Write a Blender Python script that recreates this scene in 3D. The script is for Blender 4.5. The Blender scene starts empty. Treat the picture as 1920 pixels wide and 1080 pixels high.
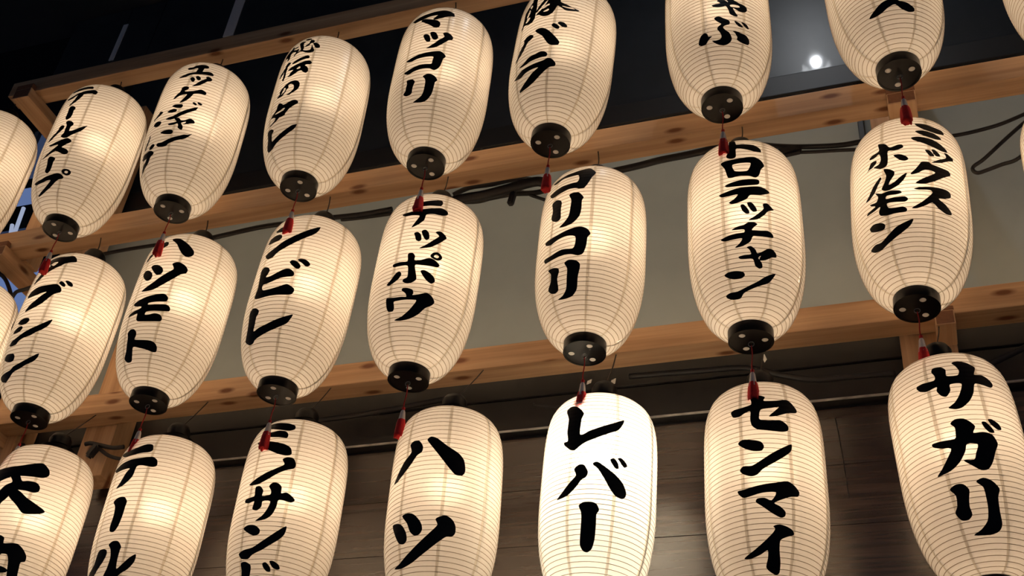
import bpy, bmesh, math, random
import numpy as np
from mathutils import Vector, Matrix
from mathutils.geometry import delaunay_2d_cdt

# ------------------------------------------------------------------ camera, world, exposure
scene = bpy.context.scene
COL = scene.collection
H = 1.6                                     # eye height of the photographer
FOC = 2254.37                               # focal length in pixels of a 1920 px wide frame
YAW, PITCH, ROLL = -0.39024, 0.65531, 0.10955


def cam_axes(yaw, pitch, roll):
    f = np.array([math.sin(yaw) * math.cos(pitch), math.cos(yaw) * math.cos(pitch), math.sin(pitch)])
    r = np.array([math.cos(yaw), -math.sin(yaw), 0.0])
    u = np.cross(r, f)
    r2 = r * math.cos(roll) + u * math.sin(roll)
    u2 = -r * math.sin(roll) + u * math.cos(roll)
    return np.stack([r2, u2, f])


AX = cam_axes(YAW, PITCH, ROLL)
cam_data = bpy.data.cameras.new('camera')
cam_data.sensor_width = 36.0
cam_data.sensor_fit = 'HORIZONTAL'
cam_data.lens = FOC / 1920.0 * 36.0
cam_data.clip_start = 0.05
cam = bpy.data.objects.new('camera', cam_data)
COL.objects.link(cam)
mw = Matrix.Identity(4)
for i in range(3):
    mw[i][0], mw[i][1], mw[i][2] = AX[0][i], AX[1][i], -AX[2][i]
mw[2][3] = H
cam.matrix_world = mw
scene.camera = cam

world = bpy.data.worlds.new('night')
scene.world = world
world.use_nodes = True
bg = world.node_tree.nodes['Background']
bg.inputs[0].default_value = (0.55, 0.68, 1.0, 1)
bg.inputs[1].default_value = 0.075

vs = scene.view_settings
vs.view_transform = 'Standard'
vs.look = 'None'
vs.exposure = 0.30
vs.gamma = 1.0
vs.use_curve_mapping = False
scene.cycles.max_bounces = 7
scene.cycles.diffuse_bounces = 5
scene.cycles.transmission_bounces = 6
scene.cycles.sample_clamp_indirect = 6.0
scene.cycles.adaptive_threshold = 0.03

BULB = 1.12                                  # radiant power of a lantern bulb, W
CEILING_LAMP_W = 1000.0


def ray(px, py):
    return AX.T @ np.array([(px - 960.0) / FOC, (540.0 - py) / FOC, 1.0])


def at(px, py, Y):
    """point at depth Y from the camera (along the wall normal) seen at a pixel"""
    d = ray(px, py)
    d = d * (Y / d[1])
    return Vector((d[0], d[1], d[2] + H))


# ------------------------------------------------------------------ materials
def new_mat(name):
    m = bpy.data.materials.new(name)
    m.use_nodes = True
    nt = m.node_tree
    for n in list(nt.nodes):
        nt.nodes.remove(n)
    out = nt.nodes.new('ShaderNodeOutputMaterial')
    return m, nt, out


def N(nt, kind, **kw):
    n = nt.nodes.new(kind)
    for k, v in kw.items():
        if k.startswith('i_'):
            key = k[2:]
            key = int(key) if key.isdigit() else key
            n.inputs[key].default_value = v
        else:
            setattr(n, k, v)
    return n


def plain(name, col, rough=0.5, metallic=0.0, spec=0.5, noise=0.0, nscale=30.0, bump=0.0):
    m, nt, out = new_mat(name)
    p = N(nt, 'ShaderNodeBsdfPrincipled')
    p.inputs['Base Color'].default_value = (*col, 1)
    p.inputs['Roughness'].default_value = rough
    p.inputs['Metallic'].default_value = metallic
    p.inputs['Specular IOR Level'].default_value = spec
    nt.links.new(p.outputs[0], out.inputs[0])
    if noise or bump:
        tc = N(nt, 'ShaderNodeTexCoord')
        nz = N(nt, 'ShaderNodeTexNoise')
        nz.inputs['Scale'].default_value = nscale
        nz.inputs['Detail'].default_value = 6
        nt.links.new(tc.outputs['Object'], nz.inputs['Vector'])
        if noise:
            mx = N(nt, 'ShaderNodeMix', data_type='RGBA')
            mx.inputs[6].default_value = (*[c * (1 - noise) for c in col], 1)
            mx.inputs[7].default_value = (*[min(1, c * (1 + noise)) for c in col], 1)
            nt.links.new(nz.outputs[0], mx.inputs[0])
            nt.links.new(mx.outputs[2], p.inputs['Base Color'])
        if bump:
            b = N(nt, 'ShaderNodeBump')
            b.inputs['Strength'].default_value = bump
            b.inputs['Distance'].default_value = 0.004
            nt.links.new(nz.outputs[0], b.inputs['Height'])
            nt.links.new(b.outputs[0], p.inputs['Normal'])
    return m


def paper(name, tint, trans):
    """thin washi: part of the light is scattered back, part goes through; a light sizing gives a soft sheen"""
    m, nt, out = new_mat(name)
    tc = N(nt, 'ShaderNodeTexCoord')
    nz = N(nt, 'ShaderNodeTexNoise')
    nz.inputs['Scale'].default_value = 160.0
    nz.inputs['Detail'].default_value = 5
    nt.links.new(tc.outputs['Object'], nz.inputs['Vector'])
    mx = N(nt, 'ShaderNodeMix', data_type='RGBA')
    mx.inputs[6].default_value = (*[c * 0.965 for c in tint], 1)
    mx.inputs[7].default_value = (*tint, 1)
    nt.links.new(nz.outputs[0], mx.inputs[0])
    d = N(nt, 'ShaderNodeBsdfDiffuse')
    t = N(nt, 'ShaderNodeBsdfTranslucent')
    nt.links.new(mx.outputs[2], d.inputs[0])
    nt.links.new(mx.outputs[2], t.inputs[0])
    ms = N(nt, 'ShaderNodeMixShader')
    ms.inputs[0].default_value = trans
    nt.links.new(d.outputs[0], ms.inputs[1])
    nt.links.new(t.outputs[0], ms.inputs[2])
    # a little of the light goes through almost straight, so the bulb shows as a soft glow
    rf = N(nt, 'ShaderNodeBsdfRefraction')
    rf.inputs['Roughness'].default_value = 0.80
    rf.inputs['IOR'].default_value = 1.25
    nt.links.new(mx.outputs[2], rf.inputs['Color'])
    m3 = N(nt, 'ShaderNodeMixShader')
    m3.inputs[0].default_value = 0.034
    nt.links.new(ms.outputs[0], m3.inputs[1])
    nt.links.new(rf.outputs[0], m3.inputs[2])
    ms = m3
    g = N(nt, 'ShaderNodeBsdfGlossy')
    g.inputs['Roughness'].default_value = 0.28
    g.inputs['Color'].default_value = (1, 1, 1, 1)
    fr = N(nt, 'ShaderNodeFresnel')
    fr.inputs[0].default_value = 1.4
    m2 = N(nt, 'ShaderNodeMixShader')
    nt.links.new(fr.outputs[0], m2.inputs[0])
    nt.links.new(ms.outputs[0], m2.inputs[1])
    nt.links.new(g.outputs[0], m2.inputs[2])
    nt.links.new(m2.outputs[0], out.inputs[0])
    return m


def wood(name, axis, light=(0.66, 0.41, 0.235), dark=(0.48, 0.275, 0.145), knot=(0.16, 0.055, 0.02), seed=0.0):
    """planed pine: streaks along the timber, a few round knots"""
    m, nt, out = new_mat(name)
    p = N(nt, 'ShaderNodeBsdfPrincipled')
    p.inputs['Roughness'].default_value = 0.48
    p.inputs['Specular IOR Level'].default_value = 0.35
    tc = N(nt, 'ShaderNodeTexCoord')

    def mapped(sl, sc):
        mp = N(nt, 'ShaderNodeMapping')
        s = [sc, sc, sc]
        s[axis] = sl
        mp.inputs['Scale'].default_value = s
        mp.inputs['Location'].default_value = (seed, seed * 1.7, seed * 0.6)
        nt.links.new(tc.outputs['Object'], mp.inputs['Vector'])
        return mp
    a = mapped(1.6, 34.0)
    n1 = N(nt, 'ShaderNodeTexNoise')
    n1.inputs['Scale'].default_value = 1.0
    n1.inputs['Detail'].default_value = 5
    n1.inputs['Distortion'].default_value = 0.6
    nt.links.new(a.outputs[0], n1.inputs['Vector'])
    b = mapped(4.0, 190.0)
    n2 = N(nt, 'ShaderNodeTexNoise')
    n2.inputs['Scale'].default_value = 1.0
    n2.inputs['Detail'].default_value = 3
    nt.links.new(b.outputs[0], n2.inputs['Vector'])
    r1 = N(nt, 'ShaderNodeValToRGB')
    r1.color_ramp.elements[0].position = 0.34
    r1.color_ramp.elements[0].color = (*dark, 1)
    r1.color_ramp.elements[1].position = 0.62
    r1.color_ramp.elements[1].color = (*light, 1)
    nt.links.new(n1.outputs[0], r1.inputs[0])
    mx = N(nt, 'ShaderNodeMix', data_type='RGBA', blend_type='MULTIPLY')
    mx.inputs[0].default_value = 0.35
    nt.links.new(r1.outputs[0], mx.inputs[6])
    nt.links.new(n2.outputs[0], mx.inputs[7])
    # knots: round dark eyes scattered over the faces (length of the timber against its girth)
    sp = N(nt, 'ShaderNodeSeparateXYZ')
    nt.links.new(tc.outputs['Object'], sp.inputs[0])
    o1, o2 = [k for k in range(3) if k != axis]
    ad = N(nt, 'ShaderNodeMath', operation='ADD')
    nt.links.new(sp.outputs[o1], ad.inputs[0])
    nt.links.new(sp.outputs[o2], ad.inputs[1])
    lu = N(nt, 'ShaderNodeMath', operation='MULTIPLY')
    lu.inputs[1].default_value = 3.6
    nt.links.new(sp.outputs[axis], lu.inputs[0])
    lv = N(nt, 'ShaderNodeMath', operation='MULTIPLY')
    lv.inputs[1].default_value = 10.0
    nt.links.new(ad.outputs[0], lv.inputs[0])
    cb = N(nt, 'ShaderNodeCombineXYZ')
    nt.links.new(lu.outputs[0], cb.inputs[0])
    nt.links.new(lv.outputs[0], cb.inputs[1])
    vo = N(nt, 'ShaderNodeTexVoronoi', voronoi_dimensions='2D')
    vo.inputs['Scale'].default_value = 1.0
    vo.inputs['Randomness'].default_value = 1.0
    nt.links.new(cb.outputs[0], vo.inputs['Vector'])
    r2 = N(nt, 'ShaderNodeValToRGB')
    r2.color_ramp.elements[0].position = 0.045
    r2.color_ramp.elements[0].color = (1, 1, 1, 1)
    r2.color_ramp.elements[1].position = 0.11
    r2.color_ramp.elements[1].color = (0, 0, 0, 1)
    nt.links.new(vo.outputs['Distance'], r2.inputs[0])
    mk = N(nt, 'ShaderNodeMix', data_type='RGBA')
    mk.inputs[7].default_value = (*knot, 1)
    nt.links.new(r2.outputs[0], mk.inputs[0])
    nt.links.new(mx.outputs[2], mk.inputs[6])
    nt.links.new(mk.outputs[2], p.inputs['Base Color'])
    bm_ = N(nt, 'ShaderNodeBump')
    bm_.inputs['Strength'].default_value = 0.15
    bm_.inputs['Distance'].default_value = 0.002
    nt.links.new(n2.outputs[0], bm_.inputs['Height'])
    nt.links.new(bm_.outputs[0], p.inputs['Normal'])
    nt.links.new(p.outputs[0], out.inputs[0])
    return m


def emitter(name, col, strength):
    m, nt, out = new_mat(name)
    e = N(nt, 'ShaderNodeEmission')
    e.inputs[0].default_value = (*col, 1)
    e.inputs[1].default_value = strength
    nt.links.new(e.outputs[0], out.inputs[0])
    return m


M = {}
M['paper'] = paper('washi_paper', (0.93, 0.912, 0.875), 0.42)
M['overlap'] = paper('washi_overlap', (0.85, 0.80, 0.70), 0.27)
M['plug'] = paper('white_vent_plug', (0.84, 0.81, 0.77), 0.34)
M['rib'] = plain('bamboo_rib', (0.40, 0.28, 0.17), 0.6)
M['ink'] = plain('black_ink', (0.006, 0.0055, 0.006), 0.45, spec=0.14)
M['cap'] = plain('black_lacquer', (0.0045, 0.0032, 0.0028), 0.30, spec=0.22)
M['holder'] = plain('black_bakelite', (0.005, 0.0045, 0.0045), 0.45, spec=0.3)
M['wire'] = plain('dark_wire', (0.05, 0.04, 0.035), 0.45, metallic=0.6)
M['ring'] = plain('steel_ring', (0.35, 0.32, 0.30), 0.3, metallic=1.0)
M['cord'] = plain('red_cord', (0.50, 0.012, 0.012), 0.7)
M['tassel'] = plain('red_thread', (0.74, 0.012, 0.016), 0.75, noise=0.35, nscale=400.0)
M['sleeve'] = plain('clear_plastic_sleeve', (0.72, 0.62, 0.58), 0.25)
M['wood_x'] = wood('pine_beam', 0)
M['wood_y'] = wood('pine_arm', 1, seed=2.3)
M['wood_z'] = wood('pine_post', 2, seed=4.1)
M['endgrain'] = plain('end_grain', (0.17, 0.065, 0.030), 0.7, noise=0.4, nscale=120.0)
M['cable'] = plain('black_rubber', (0.012, 0.010, 0.010), 0.5)
M['tag'] = plain('white_tape', (0.65, 0.62, 0.58), 0.6)


# ------------------------------------------------------------------ lantern data
LANTERNS = [
    # key, x, y, z (from eye level), tilt sideways, tilt forward, size, seam angle, vent angle
    ('1a', -2.1404, 1.9252, 2.2767, 0.0073, 0.0108, 1, 19.4, 1.9),
    ('1b', -1.7854, 1.9218, 2.2713, -0.0126, 0.0078, 1, 10.7, 99.7),
    ('1c', -1.4024, 1.9137, 2.2642, -0.0099, 0.0039, 1, 12.1, 35.4),
    ('1d', -1.04, 1.8988, 2.2515, 0.0098, 0.0069, 1, 23.5, 48.6),
    ('1e', -0.7108, 1.8955, 2.247, 0.0432, -0.0115, 1, 4.9, 50.3),
    ('1f', -0.3247, 1.9068, 2.2812, -0.0191, 0.0002, 1, 36.3, 47.3),
    ('1g', 0.0562, 1.8995, 2.2812, -0.0411, 0.0012, 1, 28.8, 70.1),
    ('2a', -2.1296, 2.0635, 1.7514, 0.0085, -0.0093, 1, 14.7, 62.6),
    ('2b', -1.7793, 2.0668, 1.7583, 0, -0.0132, 1, 21.8, 66),
    ('2c', -1.3959, 2.041, 1.7256, 0.0241, -0.0031, 1, 17, 12.2),
    ('2d', -1.0566, 2.0293, 1.7152, 0.0199, 0.0113, 1, 33.3, 78.8),
    ('2e', -0.6556, 2.0508, 1.7451, -0, -0.0222, 1, 13.8, 37.7),
    ('2f', -0.2981, 2.0337, 1.723, -0.0057, 0.0341, 1, 30.7, 89.9),
    ('2g', 0.0497, 2.1144, 1.8004, 0.0552, -0.0505, 1, 22.5, 27.5),
    ('3a', -2.0868, 2.1441, 1.1979, 0.0002, 0.0001, 0.959, 31.2, 0),
    ('3b', -1.7381, 2.1616, 1.1986, -0.0136, 0.0057, 0.959, 14.7, 0),
    ('3c', -1.3806, 2.1664, 1.2051, -0.0204, 0.0062, 0.959, 27.3, 0),
    ('3d', -0.9696, 2.1159, 1.1624, -0.0298, 0.0128, 0.959, 20, 0),
    ('3e', -0.6388, 2.1441, 1.1739, 0.0096, -0.0014, 0.959, 30.1, 0),
    ('3f', -0.2965, 2.1546, 1.1647, -0.0054, 0.0003, 0.959, 30.7, 0),
    ('3g', 0.0785, 2.1709, 1.1962, -0.056, 0.0066, 0.959, 24.6, 0),
]

# brush lettering on the paper: outlines of the strokes as (angle round the lantern in degrees, mm up along the paper from the bottom cap);
# one string per character, strokes parted by '/', 'h' marks an opening left white
LETTERS = {
    '1a': [
        '-19.4,444.2 -18.3,444.9 -16.3,445.8 -14.1,447.3 -12.1,448.9 -10.5,450.0 -8.2,450.5 -5.5,450.7 -3.0,451.1 -1.0,451.7 0.9,452.2 2.9,452.9 4.8,453.6 6.5,454.0 9.0,453.9 11.9,453.7 13.8,453.2 16.1,447.5 16.3,440.4 14.6,439.8 12.0,440.0 9.6,440.0 8.0,439.7 6.1,439.3 4.1,438.8 2.4,438.4 0.5,437.9 -1.9,437.2 -4.3,436.8 -6.4,436.5 -8.3,435.9 -10.4,435.0 -12.6,434.6 -14.3,435.1 / -20.3,410.4 -19.0,410.9 -16.9,411.9 -14.7,413.2 -12.8,414.5 -11.3,415.6 -9.6,416.9 -7.8,418.6 -6.1,420.3 -4.6,421.6 -3.3,422.7 -1.7,423.9 -0.1,425.4 1.6,426.8 3.1,428.1 4.4,429.2 5.9,429.9 7.7,430.7 9.5,431.4 11.2,432.0 12.6,432.6 14.4,433.2 16.5,434.1 18.4,434.7 19.9,434.8 22.3,432.7 24.1,429.7 25.5,422.5 24.7,418.1 23.4,414.7 21.4,415.8 18.9,417.5 17.4,417.5 15.3,417.2 13.1,417.1 11.5,416.9 9.2,416.3 7.0,415.3 5.4,415.0 3.1,414.9 0.8,414.7 -1.2,414.2 -2.5,412.9 -4.0,410.8 -5.6,408.6 -7.2,406.7 -8.6,405.4 -10.6,404.7 -13.2,404.5 -15.8,404.9 -17.8,405.9 / 5.6,418.3 3.2,418.8 0.6,418.0 -0.9,414.5 -2.1,409.9 -2.4,404.8 -2.7,399.6 -3.3,396.1 -4.2,392.1 -5.0,388.5 -5.8,385.5 -6.7,382.0 -7.6,378.6 -8.2,376.3 -8.0,372.8 -6.4,373.5 -4.3,375.5 -2.9,377.8 -1.2,380.9 0.2,383.9 1.2,386.3 2.3,389.3 3.4,392.2 4.2,394.7 5.0,398.0 5.9,401.5 6.5,404.6 7.2,408.9 7.5,412.7',
        '-5.7,360.9 -4.7,368.0 -1.3,368.7 2.9,363.7 5.4,356.1 4.8,351.7 4.1,346.8 4.3,340.3 4.6,333.5 4.5,329.2 4.3,324.5 3.9,320.8 3.0,317.9 1.7,315.2 0.6,313.6 -2.0,313.9 -4.7,323.2 -4.9,328.4 -4.7,334.1 -4.8,338.1 -4.8,342.9 -4.9,347.2 -5.4,354.3',
        '-1.4,291.1 -5.4,293.6 -8.0,288.2 -8.1,278.6 -10.8,268.2 -15.1,259.6 -19.4,246.4 -20.3,240.2 -15.7,240.3 -11.5,247.8 -7.0,258.7 -3.3,267.8 -0.4,275.7 0.5,284.8 / -0.2,303.2 2.5,307.4 7.7,304.2 11.7,295.5 12.3,289.1 9.8,280.8 10.0,270.3 10.4,264.9 14.7,268.0 19.4,275.0 23.9,282.7 30.3,291.3 29.2,284.3 26.7,272.3 23.7,264.7 18.1,254.7 13.6,245.9 10.9,239.8 6.4,239.6 2.3,245.0 1.1,249.6 3.7,261.3 3.1,274.1 3.1,289.0',
        '-14.0,222.3 -7.9,224.3 -0.8,229.0 4.9,233.8 11.8,238.7 17.0,232.8 19.2,227.1 17.3,220.7 13.7,215.5 10.9,209.6 9.3,204.9 16.2,198.0 19.1,192.6 20.1,186.2 19.1,182.2 15.8,179.5 11.7,182.6 7.2,187.9 1.6,193.3 -2.8,188.6 -9.2,182.0 -15.5,176.7 -18.2,175.4 -17.3,180.2 -11.4,189.5 -6.0,197.2 -1.9,204.6 1.3,210.9 2.2,215.6 -3.6,215.5 -10.1,215.6',
        '-6.7,169.1 -4.5,176.2 0.2,174.0 4.8,167.9 5.4,163.1 4.0,155.3 3.7,144.7 3.0,132.7 1.3,124.7 -1.4,120.2 -4.6,123.5 -6.8,129.8 -5.8,138.0 -5.4,150.3',
        '-27.0,105.5 -14.3,105.4 -2.9,111.0 6.7,115.0 12.2,118.2 17.0,118.0 21.4,113.7 24.3,107.9 23.5,102.7 18.4,99.3 14.2,91.8 10.5,83.2 6.4,75.1 -0.5,67.3 -9.1,60.3 -17.9,57.9 -18.1,61.6 -12.5,67.2 -6.2,73.7 0.1,82.6 5.5,94.8 4.8,98.1 -1.8,97.5 -10.1,94.7 -20.3,95.5 -25.9,98.9 / 19.6,123.4 20.1,130.3 23.4,133.2 27.9,132.7 31.6,128.4 32.5,122.0 30.3,115.4 26.8,113.6 22.5,117.3 / h23.6,123.1 24.6,127.2 26.3,128.3 28.3,125.7 28.0,121.2 25.8,120.0',
    ],
    '1b': [
        '3.2,431.1 5.0,437.1 6.5,437.4 8.6,437.4 10.3,438.0 11.6,440.4 13.0,443.9 14.3,446.7 15.9,448.5 17.9,450.2 19.7,451.4 21.6,451.9 23.9,452.0 25.6,451.9 27.7,450.2 29.4,448.0 31.1,441.6 30.4,437.7 29.1,434.2 27.3,433.5 25.7,432.1 25.4,425.5 25.1,418.7 24.2,415.1 23.0,412.8 20.8,412.4 18.7,412.9 17.0,415.1 17.5,421.4 18.0,428.0 17.1,432.0 15.7,431.0 13.6,429.3 11.7,428.0 9.9,426.8 7.7,425.9 6.0,425.7 / -4.6,397.1 -3.5,398.6 -1.3,400.6 0.7,402.5 2.1,404.1 3.7,405.9 5.3,407.7 6.8,409.1 8.1,409.8 9.7,410.6 11.4,411.2 13.0,411.9 14.5,412.5 15.7,413.1 17.2,413.6 18.8,414.4 20.4,415.2 21.9,415.9 23.2,416.7 24.6,417.3 26.3,418.1 28.1,419.1 29.8,420.1 31.4,421.0 32.5,421.5 35.0,421.4 36.9,420.0 38.7,416.9 40.0,413.4 39.1,408.1 38.0,407.5 36.4,407.2 34.7,407.0 33.5,406.8 31.9,406.7 30.2,406.6 28.6,406.5 27.1,406.3 25.7,406.0 24.0,405.6 22.1,405.2 20.4,404.8 19.0,404.5 17.3,404.0 15.5,403.4 13.7,402.7 12.2,401.8 10.8,400.5 9.3,398.4 7.7,396.5 6.4,395.1 4.9,394.2 3.0,393.5 1.1,393.1 -0.3,393.2 -3.1,394.7',
        '12.7,385.7 13.4,389.6 14.8,392.0 16.5,390.7 18.0,388.2 19.5,380.5 19.1,376.2 18.3,372.9 15.7,374.4 14.0,379.8 / 18.8,393.9 20.0,396.7 21.8,397.7 23.6,395.6 25.2,392.5 26.1,385.0 24.8,379.9 22.3,381.2 21.0,384.8 19.6,390.0 / 31.5,397.4 33.8,401.5 35.7,400.8 37.6,399.1 39.9,393.3 39.1,386.9 38.1,385.5 36.5,383.9 35.1,382.1 34.2,379.7 33.1,376.3 32.0,372.8 30.9,370.0 29.9,367.3 28.5,364.3 27.2,361.5 26.0,359.4 24.6,358.0 23.0,356.5 21.4,355.4 20.3,354.8 18.2,355.3 19.1,357.6 20.6,361.0 22.0,364.4 22.9,367.3 24.0,370.7 25.2,374.3 26.1,377.1 27.2,379.8 28.4,382.7 29.6,385.4 30.5,387.5 32.7,392.5',
        '5.8,348.7 7.8,353.4 9.5,354.3 11.3,354.4 14.5,351.4 15.8,346.0 14.3,340.6 12.6,338.4 11.2,336.5 12.3,333.1 13.8,333.4 15.8,334.1 17.7,335.0 19.0,335.4 20.6,336.1 22.2,336.9 23.5,337.9 24.8,339.2 26.4,341.3 27.8,343.2 28.9,344.7 30.7,346.4 32.4,345.5 34.3,344.1 36.0,342.3 37.4,340.3 38.4,335.9 37.6,329.1 35.9,328.8 33.8,329.3 32.4,329.3 30.7,329.2 29.2,328.7 27.9,328.1 26.2,327.2 24.6,326.2 23.5,325.0 22.8,321.6 22.3,317.2 21.7,314.3 20.9,310.5 19.9,306.7 19.1,303.7 18.1,301.0 17.0,298.2 15.7,295.6 14.7,293.7 12.9,291.8 10.8,290.3 9.5,290.1 9.7,292.9 10.8,297.2 11.6,300.8 12.7,305.5 13.6,309.6 14.5,314.2 15.5,319.2 15.6,322.4 14.7,322.6 13.1,322.3 11.2,321.5 9.4,320.8 8.1,320.1 6.7,318.3 5.4,315.8 4.4,313.8 2.8,311.2 1.2,308.9 -0.4,307.4 -1.6,306.8 -0.7,312.3 -0.2,315.0 0.6,318.8 1.5,322.6 2.2,325.4 3.8,329.3 5.1,332.8 5.8,337.4 6.2,342.0',
        '1.1,279.5 4.3,284.3 10.1,284.2 13.8,283.2 15.4,278.0 14.5,270.6 10.4,269.5 5.8,272.2 / -3.4,260.3 0.5,266.1 4.8,268.3 8.5,265.2 9.8,259.7 7.9,254.8 3.7,253.3 -0.4,255.7 / 25.7,292.0 27.4,294.9 30.4,291.4 31.6,286.8 30.2,283.9 27.6,286.6 / 31.4,295.2 33.1,297.4 36.7,295.0 37.8,292.8 36.4,288.4 33.2,290.1 / -1.9,230.7 0.5,236.3 6.8,239.8 12.7,250.0 18.5,259.5 24.9,268.6 30.1,275.5 33.7,279.0 33.4,272.4 31.9,265.2 26.8,256.9 22.3,249.0 18.3,243.0 14.3,235.6 9.5,229.1 3.9,226.7',
        '3.4,212.0 5.4,214.3 10.9,215.9 13.8,218.7 11.7,224.8 9.9,230.9 13.3,232.6 16.2,230.7 19.0,223.9 23.5,225.1 26.9,230.5 30.0,233.1 33.7,229.5 35.6,223.9 35.4,219.3 31.1,215.9 26.3,211.4 22.6,209.2 25.2,215.8 25.4,219.9 21.8,216.7 20.1,213.3 22.8,204.3 23.7,197.0 22.9,190.1 20.3,192.3 17.4,197.5 17.3,205.2 15.5,211.8 11.2,207.2 6.3,206.2 4.1,208.8',
        '-4.5,184.7 -0.9,189.2 4.3,190.7 9.5,190.2 12.3,187.1 13.2,180.6 11.7,175.4 7.4,174.9 1.1,177.9 / -6.9,144.7 -5.2,150.7 0.6,150.4 7.0,156.1 13.6,163.2 21.4,169.5 27.5,176.0 32.6,177.8 36.7,183.4 34.4,174.3 30.2,163.7 25.2,159.0 19.5,153.9 14.4,148.3 10.5,143.3 8.1,136.9 2.7,135.3 -3.3,138.3',
        '-17.4,272.4 -13.7,270.9 -10.5,265.0 -11.1,260.4 -14.2,256.3 -18.2,250.5 -22.0,248.2 -24.1,243.7 -24.7,252.9 -21.7,258.1 -18.5,264.6 / -20.9,223.3 -19.9,230.2 -16.4,234.1 -10.2,229.8 -7.7,224.8 -8.3,216.3 -12.3,213.0 -16.5,215.2',
        '-21.8,190.2 -23.8,187.8 -24.7,177.6 -26.7,168.8 -29.4,157.3 -30.4,147.8 -28.0,145.7 -25.6,154.6 -23.0,164.4 -21.5,175.7 -21.4,184.9 / -19.5,141.2 -18.5,148.8 -14.8,153.3 -11.8,152.5 -9.8,146.7 -11.3,141.6 -14.4,138.1 -17.6,138.7 / -31.5,134.7 -25.7,134.9 -19.6,135.7 -14.0,132.2 -10.1,125.4 -10.2,119.6 -14.1,115.6 -16.5,109.1 -19.3,99.9 -24.7,93.0 -31.6,86.4 -38.6,82.0 -43.2,76.1 -43.7,79.3 -37.1,90.6 -34.2,99.4 -30.5,103.7 -25.9,109.2 -24.0,115.7 -29.0,116.7 -34.0,118.3 -35.2,125.2',
    ],
    '1c': [
        '-31.8,398.8 -32.0,402.9 -31.5,408.0 -30.8,412.0 -29.9,414.6 -28.6,416.9 -27.5,418.9 -25.6,421.0 -24.0,423.7 -23.2,427.0 -22.6,431.4 -22.1,434.4 -19.7,433.0 -19.2,425.8 -17.6,425.4 -15.4,426.1 -13.7,426.5 -10.9,422.9 -11.6,418.8 -13.2,418.3 -15.1,418.4 -17.3,418.2 -18.7,417.6 -13.9,410.8 -11.6,411.1 -9.7,411.7 -8.2,406.5 -8.6,401.5 -9.4,396.1 -10.5,391.4 -11.7,387.4 -13.0,384.7 -14.2,383.3 -14.4,388.5 -13.6,392.6 -12.8,396.7 -12.5,400.9 -16.9,406.7 -18.9,406.5 -20.5,404.8 -21.0,400.6 -21.0,395.3 -20.8,389.4 -20.8,383.8 -21.6,379.6 -22.8,376.9 -25.6,381.3 -25.2,386.4 -25.1,391.6 -28.2,394.4 / -11.8,438.8 -9.5,442.8 -7.4,442.0 -4.9,440.8 -3.1,439.8 -1.7,435.6 -2.9,433.6 -4.2,431.0 -3.7,421.5 -1.5,409.9 -1.9,404.4 -1.9,399.6 0.3,396.7 3.0,395.2 4.7,395.1 6.6,395.5 7.9,396.6 8.5,404.6 8.3,412.1 8.3,417.9 9.2,413.4 10.4,406.4 12.0,399.6 13.3,393.3 12.9,386.5 11.7,385.3 10.0,384.5 8.3,384.0 6.5,384.3 4.3,385.2 2.4,386.5 -0.3,390.5 -2.9,394.6 -6.2,396.3 -7.5,394.6 -9.1,392.0 -10.4,390.4 -12.2,391.3 -11.2,393.5 -9.5,396.7 -8.2,399.5 -6.5,401.3 -5.5,403.8 -6.5,410.3 -8.1,418.4 -10.1,428.6 / 3.8,431.5 4.1,441.4 5.6,442.0 7.5,441.1 10.4,434.3 9.7,427.7 8.1,426.4 6.4,424.9 5.5,420.4 4.5,415.7 2.9,413.1 1.3,411.5 -0.9,411.3 -0.5,415.1 0.4,419.4 2.0,422.3 3.5,425.1 / -4.7,449.3 -3.4,451.8 -1.3,453.4 1.5,452.1 4.0,450.1 4.9,443.9 2.9,442.4 0.5,441.8 -2.5,443.7 / 9.0,423.9 10.2,425.8 12.0,425.9 13.6,424.3 15.4,421.7 16.8,419.4 18.9,411.1 18.9,404.0 16.4,401.4 13.8,403.7 12.7,408.1 11.5,413.4 10.0,419.0',
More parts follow.
